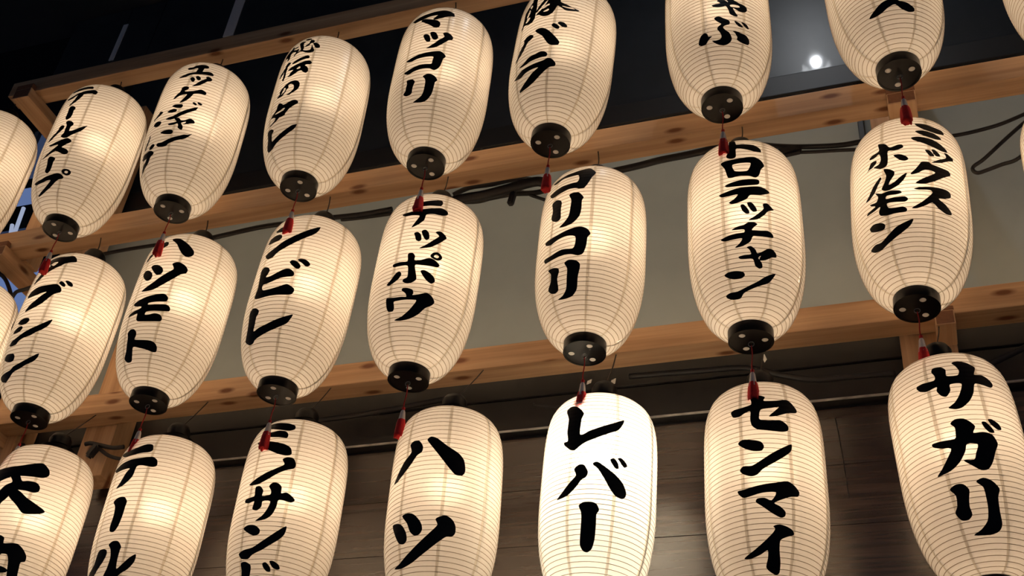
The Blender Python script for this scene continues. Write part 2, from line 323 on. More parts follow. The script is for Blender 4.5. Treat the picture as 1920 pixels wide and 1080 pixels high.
        '-23.5,363.8 -21.8,366.3 -19.9,367.3 -16.2,363.2 -15.4,356.8 -17.0,354.2 -18.9,351.7 -19.4,345.1 -19.0,338.1 -19.5,334.9 -20.0,331.0 -19.7,324.4 -19.2,317.3 -19.3,310.9 -19.6,305.2 -20.2,300.7 -21.0,297.8 -24.4,303.7 -24.2,308.0 -23.6,313.0 -23.7,319.5 -23.9,326.0 -24.7,335.8 -25.2,333.7 -25.8,329.4 -26.5,325.9 -27.6,323.7 -29.1,321.7 -30.4,320.6 -32.6,322.4 -32.5,325.6 -32.0,330.1 -31.4,334.1 -30.4,337.1 -29.1,340.4 -28.1,343.2 -26.9,345.5 -25.7,348.0 -24.7,350.7 -24.3,354.8 -24.0,360.1 / -13.3,354.4 -12.7,356.1 -11.4,358.3 -10.0,360.6 -8.8,362.4 -7.2,363.9 -5.4,365.3 -3.8,366.5 -2.5,367.4 -1.0,368.5 0.5,369.5 1.8,370.3 3.6,371.5 5.7,372.6 7.3,372.9 10.0,367.2 9.4,360.8 7.7,360.2 5.6,359.8 4.1,358.7 2.1,357.4 0.3,356.2 -1.2,355.2 -3.0,354.1 -4.7,353.1 -6.2,352.4 -7.8,351.5 -9.5,350.7 -10.8,350.5 / -17.4,332.9 -16.5,334.7 -14.6,337.1 -12.9,338.9 -11.5,340.0 -9.9,341.2 -8.3,342.3 -6.8,343.3 -5.5,344.0 -4.0,344.9 -2.4,345.8 -0.9,346.8 0.3,347.5 1.9,348.3 3.6,349.4 5.2,350.3 6.4,350.9 8.6,351.9 10.5,352.1 12.4,349.5 14.0,346.3 14.8,341.0 13.2,336.1 11.8,336.0 9.8,336.4 8.4,336.6 6.6,333.9 8.0,331.2 9.8,327.8 11.1,323.5 12.1,319.0 12.6,310.6 11.8,306.4 10.6,303.6 8.7,304.9 6.8,307.6 4.1,315.0 2.1,315.2 -0.1,314.0 -1.5,312.0 -3.2,309.2 -4.6,306.8 -6.2,304.9 -8.0,302.8 -9.6,301.9 -12.6,302.6 -15.0,304.5 -14.3,306.7 -12.9,309.5 -12.3,312.6 -11.5,316.6 -10.7,319.7 -9.0,323.1 -8.1,325.6 -10.3,326.2 -13.2,327.1 / h-3.5,325.8 -1.2,332.5 1.0,331.3 1.3,325.8 -1.8,323.6',
        '-21.6,254.2 -19.7,261.9 -16.1,269.6 -11.8,277.2 -6.6,280.4 -0.5,279.6 3.5,274.7 6.1,265.5 6.8,254.0 5.6,244.3 2.1,236.8 -1.8,232.1 -4.0,227.7 -8.6,231.4 -3.8,237.4 -0.3,247.1 -0.6,257.4 -2.9,266.1 -6.3,269.8 -9.4,266.5 -7.8,258.8 -10.0,252.7 -10.8,245.5 -12.6,239.2 -15.3,232.2 -19.7,231.6 -23.4,233.5 -23.6,238.9 -20.4,244.4 / h-17.6,240.9 -16.4,249.5 -14.8,261.9 -12.3,259.2 -12.2,251.0 -14.8,243.7',
        '-29.5,168.5 -27.7,175.2 -23.4,182.5 -20.0,189.6 -19.3,201.9 -18.1,208.1 -15.4,207.9 -11.3,200.9 -10.2,197.1 -6.2,197.7 -2.1,202.3 2.7,205.5 6.9,204.5 9.8,198.6 9.9,192.1 7.5,188.9 3.7,183.8 0.5,178.7 -2.0,172.0 -4.5,164.7 -4.9,159.6 -8.8,157.1 -13.0,157.0 -15.4,152.2 -19.0,148.8 -24.0,145.4 -29.1,142.9 -28.1,148.8 -23.2,151.6 -20.3,155.5 -19.8,161.9 -24.2,167.0 -27.6,167.8 / h-20.9,176.7 -14.6,180.0 -9.1,184.1 -6.3,183.8 -7.8,177.6 -10.9,175.7 -15.1,174.1 -19.7,174.1',
        '-34.9,131.2 -30.7,134.4 -25.7,132.3 -21.7,125.9 -21.6,120.0 -24.4,116.9 -25.2,106.2 -25.2,94.0 -19.2,97.4 -12.1,103.1 -5.0,109.9 1.3,116.6 7.0,123.0 12.0,125.5 13.8,125.1 12.5,117.4 10.0,110.5 6.4,105.7 1.9,100.0 -3.9,93.8 -10.4,88.0 -16.7,83.0 -21.8,77.6 -29.1,73.1 -37.2,74.1 -39.9,83.0 -37.8,93.8 -34.7,106.9 -34.6,120.5',
    ],
    '1d': [
        '-26.0,425.9 -25.4,428.1 -23.8,430.0 -22.1,431.3 -20.4,431.6 -18.4,432.1 -16.2,432.6 -14.4,433.1 -12.9,433.3 -11.1,433.7 -9.2,434.2 -7.5,434.9 -6.0,435.6 -4.6,436.2 -3.0,437.0 -1.3,438.0 0.3,439.0 1.7,439.7 3.1,440.3 4.9,440.9 6.7,441.6 8.4,442.4 9.8,443.0 11.2,443.6 12.7,444.3 14.3,445.0 15.8,445.7 17.2,445.9 18.8,445.5 20.8,444.7 22.7,443.7 24.2,442.6 26.1,440.0 28.0,436.7 29.3,433.6 30.2,427.2 30.3,421.5 28.8,420.2 26.7,419.7 25.4,418.8 23.6,417.8 21.7,416.8 20.4,415.8 18.5,413.1 16.8,410.3 15.3,409.0 13.4,407.8 11.8,406.8 10.4,405.3 8.7,403.8 7.5,403.1 5.1,407.4 5.9,410.6 7.3,414.7 8.4,418.0 10.1,422.6 8.8,422.8 6.7,422.4 5.4,421.8 3.6,421.1 1.6,420.5 -0.0,419.8 -1.6,419.0 -3.4,417.9 -5.3,416.9 -6.9,416.3 -8.3,415.8 -9.9,415.3 -11.6,414.9 -13.2,414.7 -14.5,414.7 -16.6,414.6 -18.8,414.6 -20.6,415.5 / -10.4,409.5 -9.9,412.1 -8.4,414.1 -6.8,414.9 -5.0,413.9 -2.7,411.9 -0.6,410.0 1.1,408.6 3.2,406.8 5.2,405.1 6.8,403.8 8.5,402.3 10.3,400.6 11.7,398.8 13.5,394.5 14.9,389.9 15.4,381.2 15.0,376.9 14.3,373.2 12.9,371.4 11.3,370.6 9.5,371.9 7.4,374.7 5.8,377.7 3.8,381.9 2.0,385.6 0.0,389.0 -2.4,392.9 -4.4,396.7 -6.6,400.8 -9.0,405.6',
        '-2.7,345.3 -1.8,348.7 -0.2,349.9 1.5,349.0 3.3,346.9 4.7,342.7 5.9,337.6 6.8,331.0 7.4,324.9 6.8,318.5 5.5,318.1 3.8,319.0 2.5,321.8 1.0,326.5 0.1,330.5 -1.1,336.0 -2.1,341.5 / 5.3,352.3 6.6,355.0 8.7,355.4 10.4,354.2 12.1,351.7 13.5,347.3 14.6,342.3 15.5,337.1 16.0,332.2 15.4,328.4 14.4,325.6 12.9,324.5 11.2,325.1 9.9,327.9 8.5,332.7 7.7,336.8 6.6,342.7 5.7,348.5 / 20.5,349.5 21.3,352.3 22.7,354.0 24.5,354.6 26.5,354.2 27.9,352.5 29.5,349.9 30.7,347.5 32.2,342.9 33.2,338.2 32.3,331.3 31.2,329.6 29.5,328.1 28.1,326.3 26.9,323.3 25.6,319.6 24.3,316.2 23.4,313.7 22.2,310.7 21.0,307.9 20.0,305.5 18.8,303.2 17.5,300.6 16.1,298.2 14.9,296.6 13.6,295.5 12.1,294.8 10.6,294.2 9.3,294.0 7.4,293.7 5.3,293.8 4.1,294.6 4.9,296.5 6.6,299.5 8.2,302.2 9.2,304.3 10.4,306.8 11.6,309.3 12.7,311.8 13.7,314.5 14.8,317.8 15.9,321.3 17.0,324.0 18.2,326.7 19.7,329.6 21.1,332.4 22.0,334.5 23.0,339.0 21.7,344.1',
        '-20.0,267.1 -14.5,270.3 -6.7,274.3 1.3,277.8 9.0,279.8 17.0,282.6 21.3,283.2 25.4,277.3 28.4,268.1 27.5,261.5 26.2,257.9 25.4,245.6 24.4,231.7 22.0,220.3 18.6,214.9 16.0,216.3 12.7,220.0 7.0,220.8 0.5,219.6 -6.1,216.4 -12.4,212.6 -17.5,217.7 -19.7,224.7 -15.0,227.7 -7.9,232.1 -0.5,236.3 6.6,236.6 13.9,236.7 14.4,248.7 14.8,261.5 9.4,262.9 1.7,261.5 -4.9,259.9 -11.1,256.7 -16.8,259.6',
        '-13.8,192.1 -9.7,192.8 -6.0,190.7 -2.8,183.3 -2.5,177.8 -3.8,170.0 -4.7,158.7 -5.0,147.3 -7.4,142.2 -12.1,141.9 -15.4,146.0 -16.9,152.3 -14.2,159.2 -13.8,169.0 -12.8,180.3 / 6.6,194.4 9.5,200.0 12.5,203.0 17.0,199.9 21.1,193.6 23.9,183.9 23.0,179.2 21.7,174.4 21.3,160.8 20.6,145.8 19.1,134.2 14.6,119.8 7.9,114.9 -2.3,117.5 2.6,124.6 7.8,134.2 9.8,146.8 10.4,161.6 10.5,176.9 9.4,185.8',
    ],
    '1e': [
        '-41.9,314.7 -41.8,317.0 -41.2,320.9 -40.4,325.7 -39.7,330.5 -39.3,334.3 -39.0,338.7 -38.8,343.5 -38.7,348.3 -38.5,353.1 -38.4,356.7 -38.4,361.3 -38.4,366.3 -38.3,371.4 -38.1,375.8 -37.8,379.1 -37.2,381.8 -36.3,384.2 -35.3,386.6 -34.3,389.1 -33.4,391.2 -32.6,393.2 -31.6,395.4 -30.5,397.8 -29.4,400.4 -28.5,403.1 -27.9,405.9 -27.7,411.3 -28.0,418.7 -28.3,425.9 -27.9,429.3 -25.0,425.6 -21.3,418.8 -19.0,413.3 -18.8,409.6 -19.2,405.2 -19.7,400.6 -20.0,396.2 -19.8,391.3 -19.4,385.3 -19.0,379.0 -18.8,373.2 -18.8,368.8 -18.8,363.5 -18.9,357.5 -19.0,351.7 -19.1,346.6 -19.1,342.9 -19.1,337.1 -19.1,332.0 -19.4,328.0 -20.0,325.3 -21.0,322.5 -22.1,320.1 -23.2,318.6 -25.1,318.4 -27.6,319.6 -29.7,321.0 -32.5,324.6 -35.0,327.6 -36.1,326.5 -37.0,323.9 -37.9,321.5 -39.2,318.5 -40.9,315.2 / h-33.1,359.4 -32.7,362.5 -32.1,366.8 -31.4,371.6 -30.7,375.8 -30.2,378.1 -28.2,372.7 -28.3,369.3 -28.7,364.6 -29.2,359.8 -29.7,356.5 -31.3,352.7 -32.8,351.4 / h-33.8,337.7 -31.2,347.3 -27.3,345.5 -27.4,337.2 -31.9,332.4 / h-30.0,386.4 -29.6,389.6 -28.6,393.2 -27.9,394.9 -26.0,387.3 -26.3,383.7 -27.0,379.7 -27.6,377.6 / -19.4,355.1 -18.9,357.5 -18.2,361.2 -17.3,365.3 -16.4,369.2 -15.7,372.3 -14.8,375.5 -13.7,378.9 -12.7,382.2 -11.8,385.2 -11.0,388.7 -10.1,393.0 -9.1,396.9 -8.2,399.2 -6.4,399.5 -4.3,398.0 -3.5,394.9 -3.8,393.0 -4.4,390.5 -5.2,387.4 -6.1,384.1 -7.2,380.7 -8.3,377.4 -9.3,374.5 -10.2,371.9 -10.8,370.0 -11.9,366.3 -12.9,362.8 -13.8,359.7 -14.6,357.3 -15.9,354.3 -17.4,351.6 -18.4,350.3 / -18.9,339.1 -17.3,343.8 -16.6,345.3 -15.5,347.2 -14.2,349.6 -13.1,351.9 -12.1,354.3 -11.2,356.8 -10.1,360.1 -9.1,363.6 -8.1,367.1 -7.4,370.0 -6.8,373.7 -6.1,378.0 -5.5,382.2 -5.1,385.4 -4.9,391.5 -3.5,394.9 -2.6,394.6 -1.2,394.0 0.4,393.3 2.2,392.5 4.0,391.7 5.8,391.0 7.3,390.3 8.6,389.5 9.4,388.7 10.1,383.8 9.9,376.9 10.3,370.9 11.2,368.7 12.6,366.3 14.3,363.9 16.0,361.7 17.6,359.7 18.9,358.2 20.2,356.5 21.7,354.7 23.3,352.9 24.9,351.3 26.3,349.9 27.4,348.9 29.0,347.4 30.8,346.2 32.2,344.9 32.7,343.8 32.0,342.4 30.5,340.8 28.6,339.5 26.8,338.4 25.6,337.9 24.1,337.4 22.4,337.1 20.6,336.9 19.1,337.1 17.9,337.6 16.4,339.2 15.0,341.9 13.7,344.6 12.5,347.0 10.8,350.4 8.9,354.3 7.5,356.1 6.7,353.7 6.1,349.0 5.6,344.7 4.9,340.7 4.1,336.0 3.2,332.2 2.3,329.6 1.0,326.9 -0.3,324.5 -1.5,323.0 -2.9,322.5 -4.7,322.8 -6.5,323.6 -8.1,324.9 -10.0,328.0 -12.0,332.5 -13.8,336.0 -15.7,337.4 -17.7,338.2 / h-8.9,343.5 -8.1,344.7 -6.3,346.5 -4.4,348.3 -3.2,349.4 -1.9,345.7 -3.0,342.7 -4.6,340.3 -7.2,341.2 / h-13.1,360.5 -12.4,361.2 -11.3,362.1 -9.9,363.2 -8.3,364.6 -6.7,366.1 -5.2,367.4 -4.0,368.6 -3.3,369.2 -2.0,365.5 -2.7,364.1 -3.9,362.0 -5.4,359.8 -6.9,358.0 -8.3,356.4 -9.3,355.7 -12.1,357.3 / h12.6,354.4 13.2,354.3 14.4,353.7 15.9,353.1 17.6,352.4 19.3,351.7 20.9,351.2 22.3,350.8 23.3,350.5 25.3,349.0 26.8,347.2 27.0,346.0 26.3,345.6 25.1,345.5 23.5,345.6 21.8,345.8 20.0,346.3 18.5,347.0 17.4,347.5 15.2,349.8 13.1,352.8',
        '-42.2,201.0 -38.8,213.1 -35.1,231.1 -31.3,243.6 -29.1,252.7 -30.2,262.6 -26.3,270.7 -21.0,271.0 -16.8,263.7 -16.3,256.7 -19.5,249.4 -23.1,246.5 -25.6,234.3 -28.9,220.6 -32.8,211.7 -37.3,204.2 / -15.1,277.9 -11.1,282.5 -5.4,279.7 1.5,267.1 7.4,250.5 13.2,232.7 15.9,222.1 14.7,213.0 9.3,212.0 4.1,217.1 -0.1,231.3 -4.8,250.0 -11.1,265.3 / 4.2,283.8 6.3,290.7 10.6,284.7 13.5,275.8 12.4,268.7 8.8,271.2 / 10.8,290.6 13.0,295.4 18.1,291.9 21.8,281.2 20.4,275.1 15.9,277.8',
        '-33.3,173.8 -26.0,177.5 -18.5,188.5 -10.5,191.9 -4.1,195.9 1.2,193.0 4.3,184.7 3.5,176.6 -2.2,176.1 -9.8,174.2 -17.9,172.0 -25.7,168.5 / -42.7,147.4 -36.4,151.3 -26.9,158.8 -16.4,160.6 -7.1,162.5 0.3,165.2 5.2,171.3 10.5,166.9 14.9,154.9 14.5,145.7 8.5,143.1 3.5,133.7 -2.7,120.9 -9.7,108.5 -19.2,99.6 -31.9,97.2 -33.2,102.5 -27.6,110.2 -19.9,121.5 -12.3,135.6 -5.0,146.4 -12.4,146.2 -21.2,143.7 -29.8,137.9 -38.3,141.8',
    ],
    '1f': [
        '3.5,218.3 8.1,221.5 12.8,223.0 9.2,230.7 10.4,235.6 12.5,237.9 16.6,235.1 19.7,228.5 20.7,227.9 19.2,235.4 20.4,240.9 23.6,242.0 26.2,237.8 29.9,232.9 32.7,229.7 36.6,228.0 40.7,223.6 41.5,214.2 39.8,205.6 35.7,202.0 31.1,203.0 25.7,209.2 26.7,202.1 28.3,194.7 30.4,187.9 30.1,183.8 27.1,182.8 22.2,188.2 20.8,200.0 18.8,211.3 17.3,214.4 14.7,210.9 9.9,209.6 5.8,212.1 / h22.4,217.5 25.9,220.8 31.4,220.9 33.3,216.8 31.3,214.0 25.8,211.7 23.6,212.5',
        '5.4,176.6 8.9,180.1 12.0,178.7 14.6,174.5 19.9,169.6 21.7,163.9 21.1,156.2 18.1,153.5 14.8,149.6 14.7,144.6 17.4,138.2 20.7,132.9 23.0,123.6 24.0,115.7 22.6,107.4 19.0,100.2 14.2,97.2 8.9,99.3 4.8,104.2 1.0,112.3 5.7,111.2 10.4,114.2 12.2,120.1 11.7,127.0 9.7,135.8 7.9,141.9 8.8,149.0 11.6,154.4 12.2,158.0 8.6,163.9 6.1,170.8 / -15.1,113.7 -13.8,122.4 -11.0,132.7 -7.8,137.2 -4.9,136.5 -3.1,131.0 -2.5,125.1 1.2,125.2 0.8,122.6 -1.7,118.3 -3.7,113.3 -5.8,107.9 -8.4,105.5 -12.2,106.4 -14.8,110.6 / 24.7,138.2 28.7,139.1 34.7,136.1 40.3,134.6 44.6,127.0 46.0,118.5 44.7,111.0 40.7,109.7 34.7,111.0 29.9,115.9 30.4,122.4 27.6,132.2 / 26.7,167.1 28.6,168.8 33.2,163.1 36.5,156.5 35.6,153.6 31.5,154.5 28.6,160.5 / 34.4,168.6 37.3,169.4 41.0,166.6 43.9,158.1 42.7,154.5 39.8,156.3 36.7,162.8',
    ],
    '1g': [
        '-23.7,94.1 -15.1,107.6 -6.8,119.4 0.3,124.4 6.1,126.6 13.1,117.7 20.7,113.2 28.7,101.6 28.6,92.6 22.1,89.7 14.0,97.1 7.8,109.5 0.7,105.3 -8.3,94.9 -16.3,91.1',
    ],
    '2a': [
        '-13.5,441.6 -13.5,445.8 -12.0,448.8 -9.9,450.7 -8.5,451.3 -6.7,451.9 -4.7,452.6 -2.6,453.4 -0.7,454.0 1.1,454.5 2.8,454.5 4.8,454.4 7.0,454.3 9.2,454.3 11.2,454.5 12.9,454.9 14.1,455.3 16.2,457.1 17.9,459.0 19.5,459.5 21.5,457.0 23.7,453.1 25.3,449.3 26.5,444.6 27.5,439.0 27.7,434.9 26.7,433.3 24.9,432.1 23.0,431.1 21.4,430.3 20.0,429.2 18.3,428.0 16.7,426.7 15.3,425.3 14.3,423.6 13.2,421.4 12.1,418.9 11.1,416.7 10.1,414.8 8.7,413.0 7.1,411.0 5.4,409.1 4.1,407.4 2.9,405.6 1.6,403.4 0.3,401.2 -0.8,399.3 -2.1,397.5 -3.6,395.6 -5.2,393.7 -6.3,392.3 -7.2,390.0 -8.0,387.0 -8.7,385.2 -9.6,382.6 -10.7,379.8 -11.8,377.0 -12.9,374.8 -14.0,372.8 -15.6,370.4 -17.3,368.0 -19.1,366.1 -20.8,364.9 -21.9,364.6 -22.7,368.7 -22.0,374.8 -21.5,377.0 -20.8,379.9 -20.0,383.0 -19.2,386.0 -18.3,388.5 -17.4,390.5 -16.2,392.8 -14.9,395.3 -13.6,397.9 -12.5,400.3 -11.7,402.2 -10.5,404.8 -9.2,407.6 -8.1,410.2 -7.3,412.3 -5.8,415.6 -5.4,419.7 -7.3,425.4 -10.7,434.1 / h-5.3,424.1 -4.7,426.4 -3.3,429.2 -1.8,431.0 0.2,431.8 2.6,432.1 3.9,431.5 3.8,428.5 2.9,424.0 2.0,420.8 0.7,418.6 -0.8,418.0',
        '-22.6,319.2 -24.0,323.2 -24.1,328.0 -23.4,332.0 -22.5,334.1 -21.3,336.4 -19.8,338.8 -18.2,341.1 -16.8,342.7 -15.4,343.6 -13.8,344.6 -12.1,345.6 -10.3,346.6 -8.5,347.4 -6.9,348.0 -5.3,348.2 -3.4,348.3 -1.3,348.5 0.8,348.6 2.8,348.8 4.5,349.1 6.0,349.4 7.7,349.7 9.5,350.3 11.5,350.7 13.3,351.2 14.9,351.5 16.1,351.4 18.2,349.8 20.2,347.1 21.6,344.5 23.3,339.8 24.4,335.0 24.8,330.5 24.4,326.0 23.6,324.6 22.2,323.3 20.7,321.9 19.1,320.4 17.9,318.8 17.1,316.8 16.2,314.2 15.2,311.2 14.3,308.1 13.4,305.2 12.7,302.7 11.9,300.3 11.0,297.6 10.1,294.6 9.1,291.7 8.2,289.0 7.2,286.7 6.3,284.9 5.1,283.0 3.8,281.0 2.4,279.1 0.9,277.3 -0.5,275.6 -1.7,274.3 -2.9,273.2 -4.4,271.7 -6.1,270.4 -8.0,269.2 -9.8,268.1 -11.6,267.5 -13.1,267.2 -14.1,267.3 -15.0,271.0 -13.9,276.6 -13.3,279.0 -12.4,282.1 -11.4,285.5 -10.3,288.8 -9.5,291.3 -8.3,293.6 -6.8,295.9 -5.4,298.0 -4.2,300.3 -3.2,302.4 -2.1,305.1 -0.9,308.0 0.3,310.7 1.3,313.1 2.5,315.5 4.2,318.4 5.7,321.3 6.8,323.8 7.2,325.2 6.4,325.2 4.7,324.5 2.5,323.5 0.2,322.3 -1.6,321.5 -3.2,320.6 -5.0,319.6 -7.0,318.5 -8.9,317.7 -10.7,317.2 -12.6,316.9 -15.2,316.6 -18.0,316.9 -20.7,317.8 / 18.2,355.7 18.7,359.6 20.0,362.1 21.8,361.2 23.8,358.8 25.5,355.1 26.9,351.0 26.4,344.8 23.5,346.1 21.8,348.7 19.6,352.5 / 24.9,363.8 25.6,366.0 27.5,366.5 28.9,365.9 30.8,364.6 32.2,363.1 33.9,359.6 35.1,355.8 34.7,349.6 33.6,349.4 31.9,349.8 30.2,351.3 28.9,353.7 27.2,357.4 25.7,361.3',
        '-18.7,231.0 -16.8,240.9 -9.5,244.1 -2.6,241.4 -0.2,233.4 -2.3,225.6 -8.6,222.3 / -22.0,202.8 -19.8,213.6 -14.1,219.2 -8.5,218.1 -6.3,210.6 -9.0,202.3 -15.6,199.4 / -21.3,166.0 -18.9,177.5 -10.9,184.5 -1.6,196.5 5.6,205.6 14.3,216.4 21.3,227.5 28.0,238.5 27.7,227.1 25.3,215.0 20.6,203.9 14.3,194.6 8.9,185.1 1.2,179.8 -5.6,171.4 -8.5,162.3 -16.6,161.5',
        '-26.6,130.0 -23.7,140.6 -16.5,140.4 -8.3,136.2 -5.5,127.0 -6.6,116.4 -13.1,114.7 -21.8,121.7 / -35.8,87.3 -26.3,89.0 -11.1,91.9 -4.9,100.3 5.8,108.9 14.7,119.6 21.6,129.3 27.3,136.7 26.9,124.7 22.8,112.6 15.4,104.2 6.2,92.5 -3.8,84.8 -10.5,73.0 -19.7,64.0 -30.4,70.7 -35.4,79.6',
    ],
    '2b': [
        '3.6,442.5 3.9,446.8 5.9,448.7 7.4,448.9 9.5,448.6 11.6,447.9 13.6,446.7 15.2,444.8 17.1,442.1 19.0,439.2 20.8,436.5 22.3,434.2 23.7,432.0 25.2,429.4 26.7,426.7 28.1,424.1 29.3,421.8 30.5,419.3 31.9,416.2 33.3,413.1 34.5,410.1 35.3,407.7 36.1,403.8 36.5,399.5 36.6,396.0 35.8,391.3 34.5,387.2 33.1,385.3 31.3,383.6 29.7,383.0 28.0,383.9 26.0,386.0 24.3,388.7 23.0,391.6 21.5,395.7 19.9,400.2 18.6,404.3 17.5,407.8 16.3,412.2 14.9,417.0 13.6,421.5 12.3,425.3 10.3,429.4 7.7,434.2 5.2,438.9 / -14.0,407.2 -15.4,404.7 -16.1,401.5 -16.8,398.5 -17.7,396.3 -18.9,393.7 -20.2,391.2 -21.4,389.0 -22.6,386.4 -24.0,383.5 -25.4,380.8 -26.5,379.1 -27.7,377.4 -27.7,380.0 -27.5,384.0 -27.3,388.6 -26.9,392.0 -26.3,394.8 -25.3,398.1 -24.3,401.2 -23.2,403.5 -22.0,404.7 -20.4,406.0 -18.8,407.4 -17.4,409.1 -16.4,411.0 -15.7,413.8 -15.1,417.6 -14.6,421.8 -14.1,425.8 -13.5,428.6 -12.5,430.7 -11.0,432.4 -9.6,433.7 -8.4,435.0 -6.9,436.7 -5.2,438.5 -3.8,439.2 0.4,433.3 1.2,426.8 1.2,420.7 0.3,418.9 -1.2,417.6 -3.1,415.9 -4.1,414.7 -5.6,413.4 -7.4,411.9 -9.3,410.5 -11.1,409.1 -12.8,408.1',
        '-22.4,334.1 -20.5,345.5 -14.4,343.1 -7.3,330.7 -4.5,317.3 -6.0,306.4 -10.7,305.8 -17.2,317.3 / -11.5,351.3 -10.9,355.3 -8.9,357.0 -6.9,356.7 -4.3,355.6 -1.9,354.1 -0.2,351.9 1.8,349.0 3.7,346.0 5.0,343.3 6.3,339.5 7.4,334.9 7.9,330.9 7.8,327.3 7.2,323.6 6.4,320.9 4.8,319.8 2.6,319.5 0.6,320.4 -1.1,323.2 -3.1,327.7 -4.9,332.3 -6.5,336.5 -8.5,341.9 -10.4,347.3 / 16.3,354.1 17.0,356.8 18.4,359.3 19.8,360.7 21.3,361.6 23.2,361.9 24.9,361.5 26.4,360.4 28.3,358.4 30.1,356.3 31.5,354.4 33.1,351.3 34.6,347.3 35.6,343.7 35.9,339.9 35.8,335.3 35.2,331.6 34.5,330.0 33.3,328.5 31.9,327.0 30.6,325.3 29.5,323.7 28.7,321.8 27.7,319.5 26.8,316.9 25.8,314.2 24.8,311.7 24.0,309.5 23.0,307.3 22.0,304.8 20.8,302.0 19.6,299.2 18.4,296.7 17.4,294.7 16.5,292.5 15.3,290.2 14.1,287.7 12.9,285.3 11.7,283.1 10.6,281.2 9.6,279.6 8.5,277.7 7.3,275.7 6.0,273.8 4.7,272.1 3.3,270.6 2.0,269.8 0.6,269.2 -1.3,268.9 -3.5,268.8 -5.9,269.0 -8.3,269.6 -10.5,270.5 -12.3,271.6 -13.4,272.7 -13.5,274.5 -12.5,276.8 -10.8,279.5 -9.1,282.0 -7.7,284.2 -6.7,285.8 -5.5,287.5 -4.1,289.4 -2.8,291.3 -1.6,293.2 -0.5,295.2 0.4,296.8 1.4,299.0 2.5,301.4 3.6,303.9 4.7,306.4 5.8,308.7 6.6,310.6 7.5,312.5 8.5,314.5 9.6,316.6 10.7,318.9 11.8,321.0 12.8,323.1 13.6,324.9 14.7,327.0 15.9,329.3 17.3,331.9 18.5,334.4 19.4,336.8 19.8,339.0 19.4,342.6 18.2,346.9 17.0,351.0',
        '-19.4,237.0 -13.1,243.3 -3.4,248.9 5.5,253.1 14.8,256.9 20.1,256.4 24.6,246.5 24.6,236.7 22.0,233.1 13.8,231.6 3.8,228.3 4.0,222.7 12.8,223.2 24.0,225.4 28.5,221.8 30.8,214.7 30.3,206.5 22.5,204.1 12.0,203.5 4.4,202.3 3.2,193.3 8.9,193.0 15.0,196.5 21.6,193.7 25.1,184.3 24.4,175.1 17.9,173.0 8.1,172.6 -2.9,174.9 -7.0,181.2 -7.8,192.2 -8.3,200.5 -14.5,198.8 -23.7,199.6 -21.5,207.2 -13.6,211.8 -5.9,215.3 -5.4,220.6 -16.3,227.5',
        '-16.8,148.6 -13.0,156.3 -7.0,154.5 -2.6,144.1 -2.2,134.2 -3.3,125.0 5.3,121.9 19.7,119.8 26.1,113.2 29.0,103.7 29.2,93.4 24.0,91.9 16.3,96.2 5.9,100.8 -3.9,105.1 -4.4,88.2 -5.0,70.4 -9.3,67.3 -14.7,70.0 -19.6,80.8 -16.1,97.5 -15.5,118.5 -15.3,135.4',
    ],
    '2c': [
        '-23.5,419.9 -23.7,422.9 -22.2,425.9 -20.6,428.0 -19.2,429.1 -17.4,430.2 -15.6,431.0 -13.9,431.4 -11.4,431.0 -8.6,429.8 -6.5,427.4 -5.4,423.3 -4.2,417.4 -3.5,411.7 -3.6,408.2 -4.6,407.4 -6.4,407.7 -8.6,408.7 -10.9,410.0 -12.9,411.2 -15.3,412.6 -18.5,414.6 -21.6,417.4 / -31.3,387.2 -32.1,391.5 -31.6,396.7 -30.6,400.6 -29.3,402.3 -27.4,404.0 -25.5,405.4 -23.8,406.2 -21.9,406.4 -19.7,406.2 -17.6,405.8 -16.0,405.2 -12.7,402.1 -10.2,398.5 -9.0,390.2 -9.7,388.0 -11.0,385.6 -12.5,383.8 -14.1,383.2 -16.4,382.9 -18.8,383.0 -21.0,383.3 -23.3,383.4 -26.2,383.9 -29.2,385.3 / -29.2,346.8 -28.8,349.5 -27.2,351.8 -25.3,353.7 -24.0,354.5 -22.4,355.4 -20.7,356.4 -18.9,357.7 -17.2,359.1 -15.8,360.4 -14.7,361.6 -13.5,363.1 -12.3,364.9 -10.9,366.7 -9.6,368.7 -8.3,370.6 -7.2,372.4 -6.1,373.8 -5.0,375.2 -3.8,376.6 -2.5,378.2 -1.1,379.8 0.3,381.4 1.6,383.0 2.8,384.6 3.9,386.0 4.8,387.2 5.9,388.7 7.1,390.3 8.3,391.9 9.6,393.7 10.8,395.4 12.0,397.1 13.0,398.7 14.0,400.2 15.1,401.7 16.3,403.5 17.6,405.5 18.9,407.5 20.2,409.6 21.5,411.7 22.7,413.4 23.8,415.0 24.9,416.7 26.2,418.7 27.7,420.8 29.1,423.0 30.5,425.1 31.8,426.8 32.8,428.0 33.4,428.4 33.8,426.3 33.5,421.6 32.9,416.3 32.3,412.2 31.6,409.0 30.7,405.5 29.6,402.1 28.4,399.0 27.6,397.3 26.6,395.3 25.4,393.1 24.2,391.0 22.9,388.9 21.7,386.9 20.7,385.2 19.8,383.6 18.7,381.8 17.5,379.8 16.3,377.7 15.1,375.6 13.9,373.7 12.9,372.0 12.0,370.6 10.8,368.9 9.6,367.0 8.3,365.0 7.0,363.1 5.8,361.4 4.7,359.8 3.6,358.2 2.2,356.3 0.8,354.4 -0.6,352.5 -1.9,350.8 -3.0,349.5 -4.2,348.0 -5.6,346.3 -6.9,344.6 -8.2,343.0 -9.2,341.4 -10.1,339.6 -11.1,337.1 -12.1,334.5 -13.1,332.2 -14.2,330.8 -16.0,330.1 -18.4,330.0 -21.0,330.7 -23.1,332.2 -26.8,339.1',
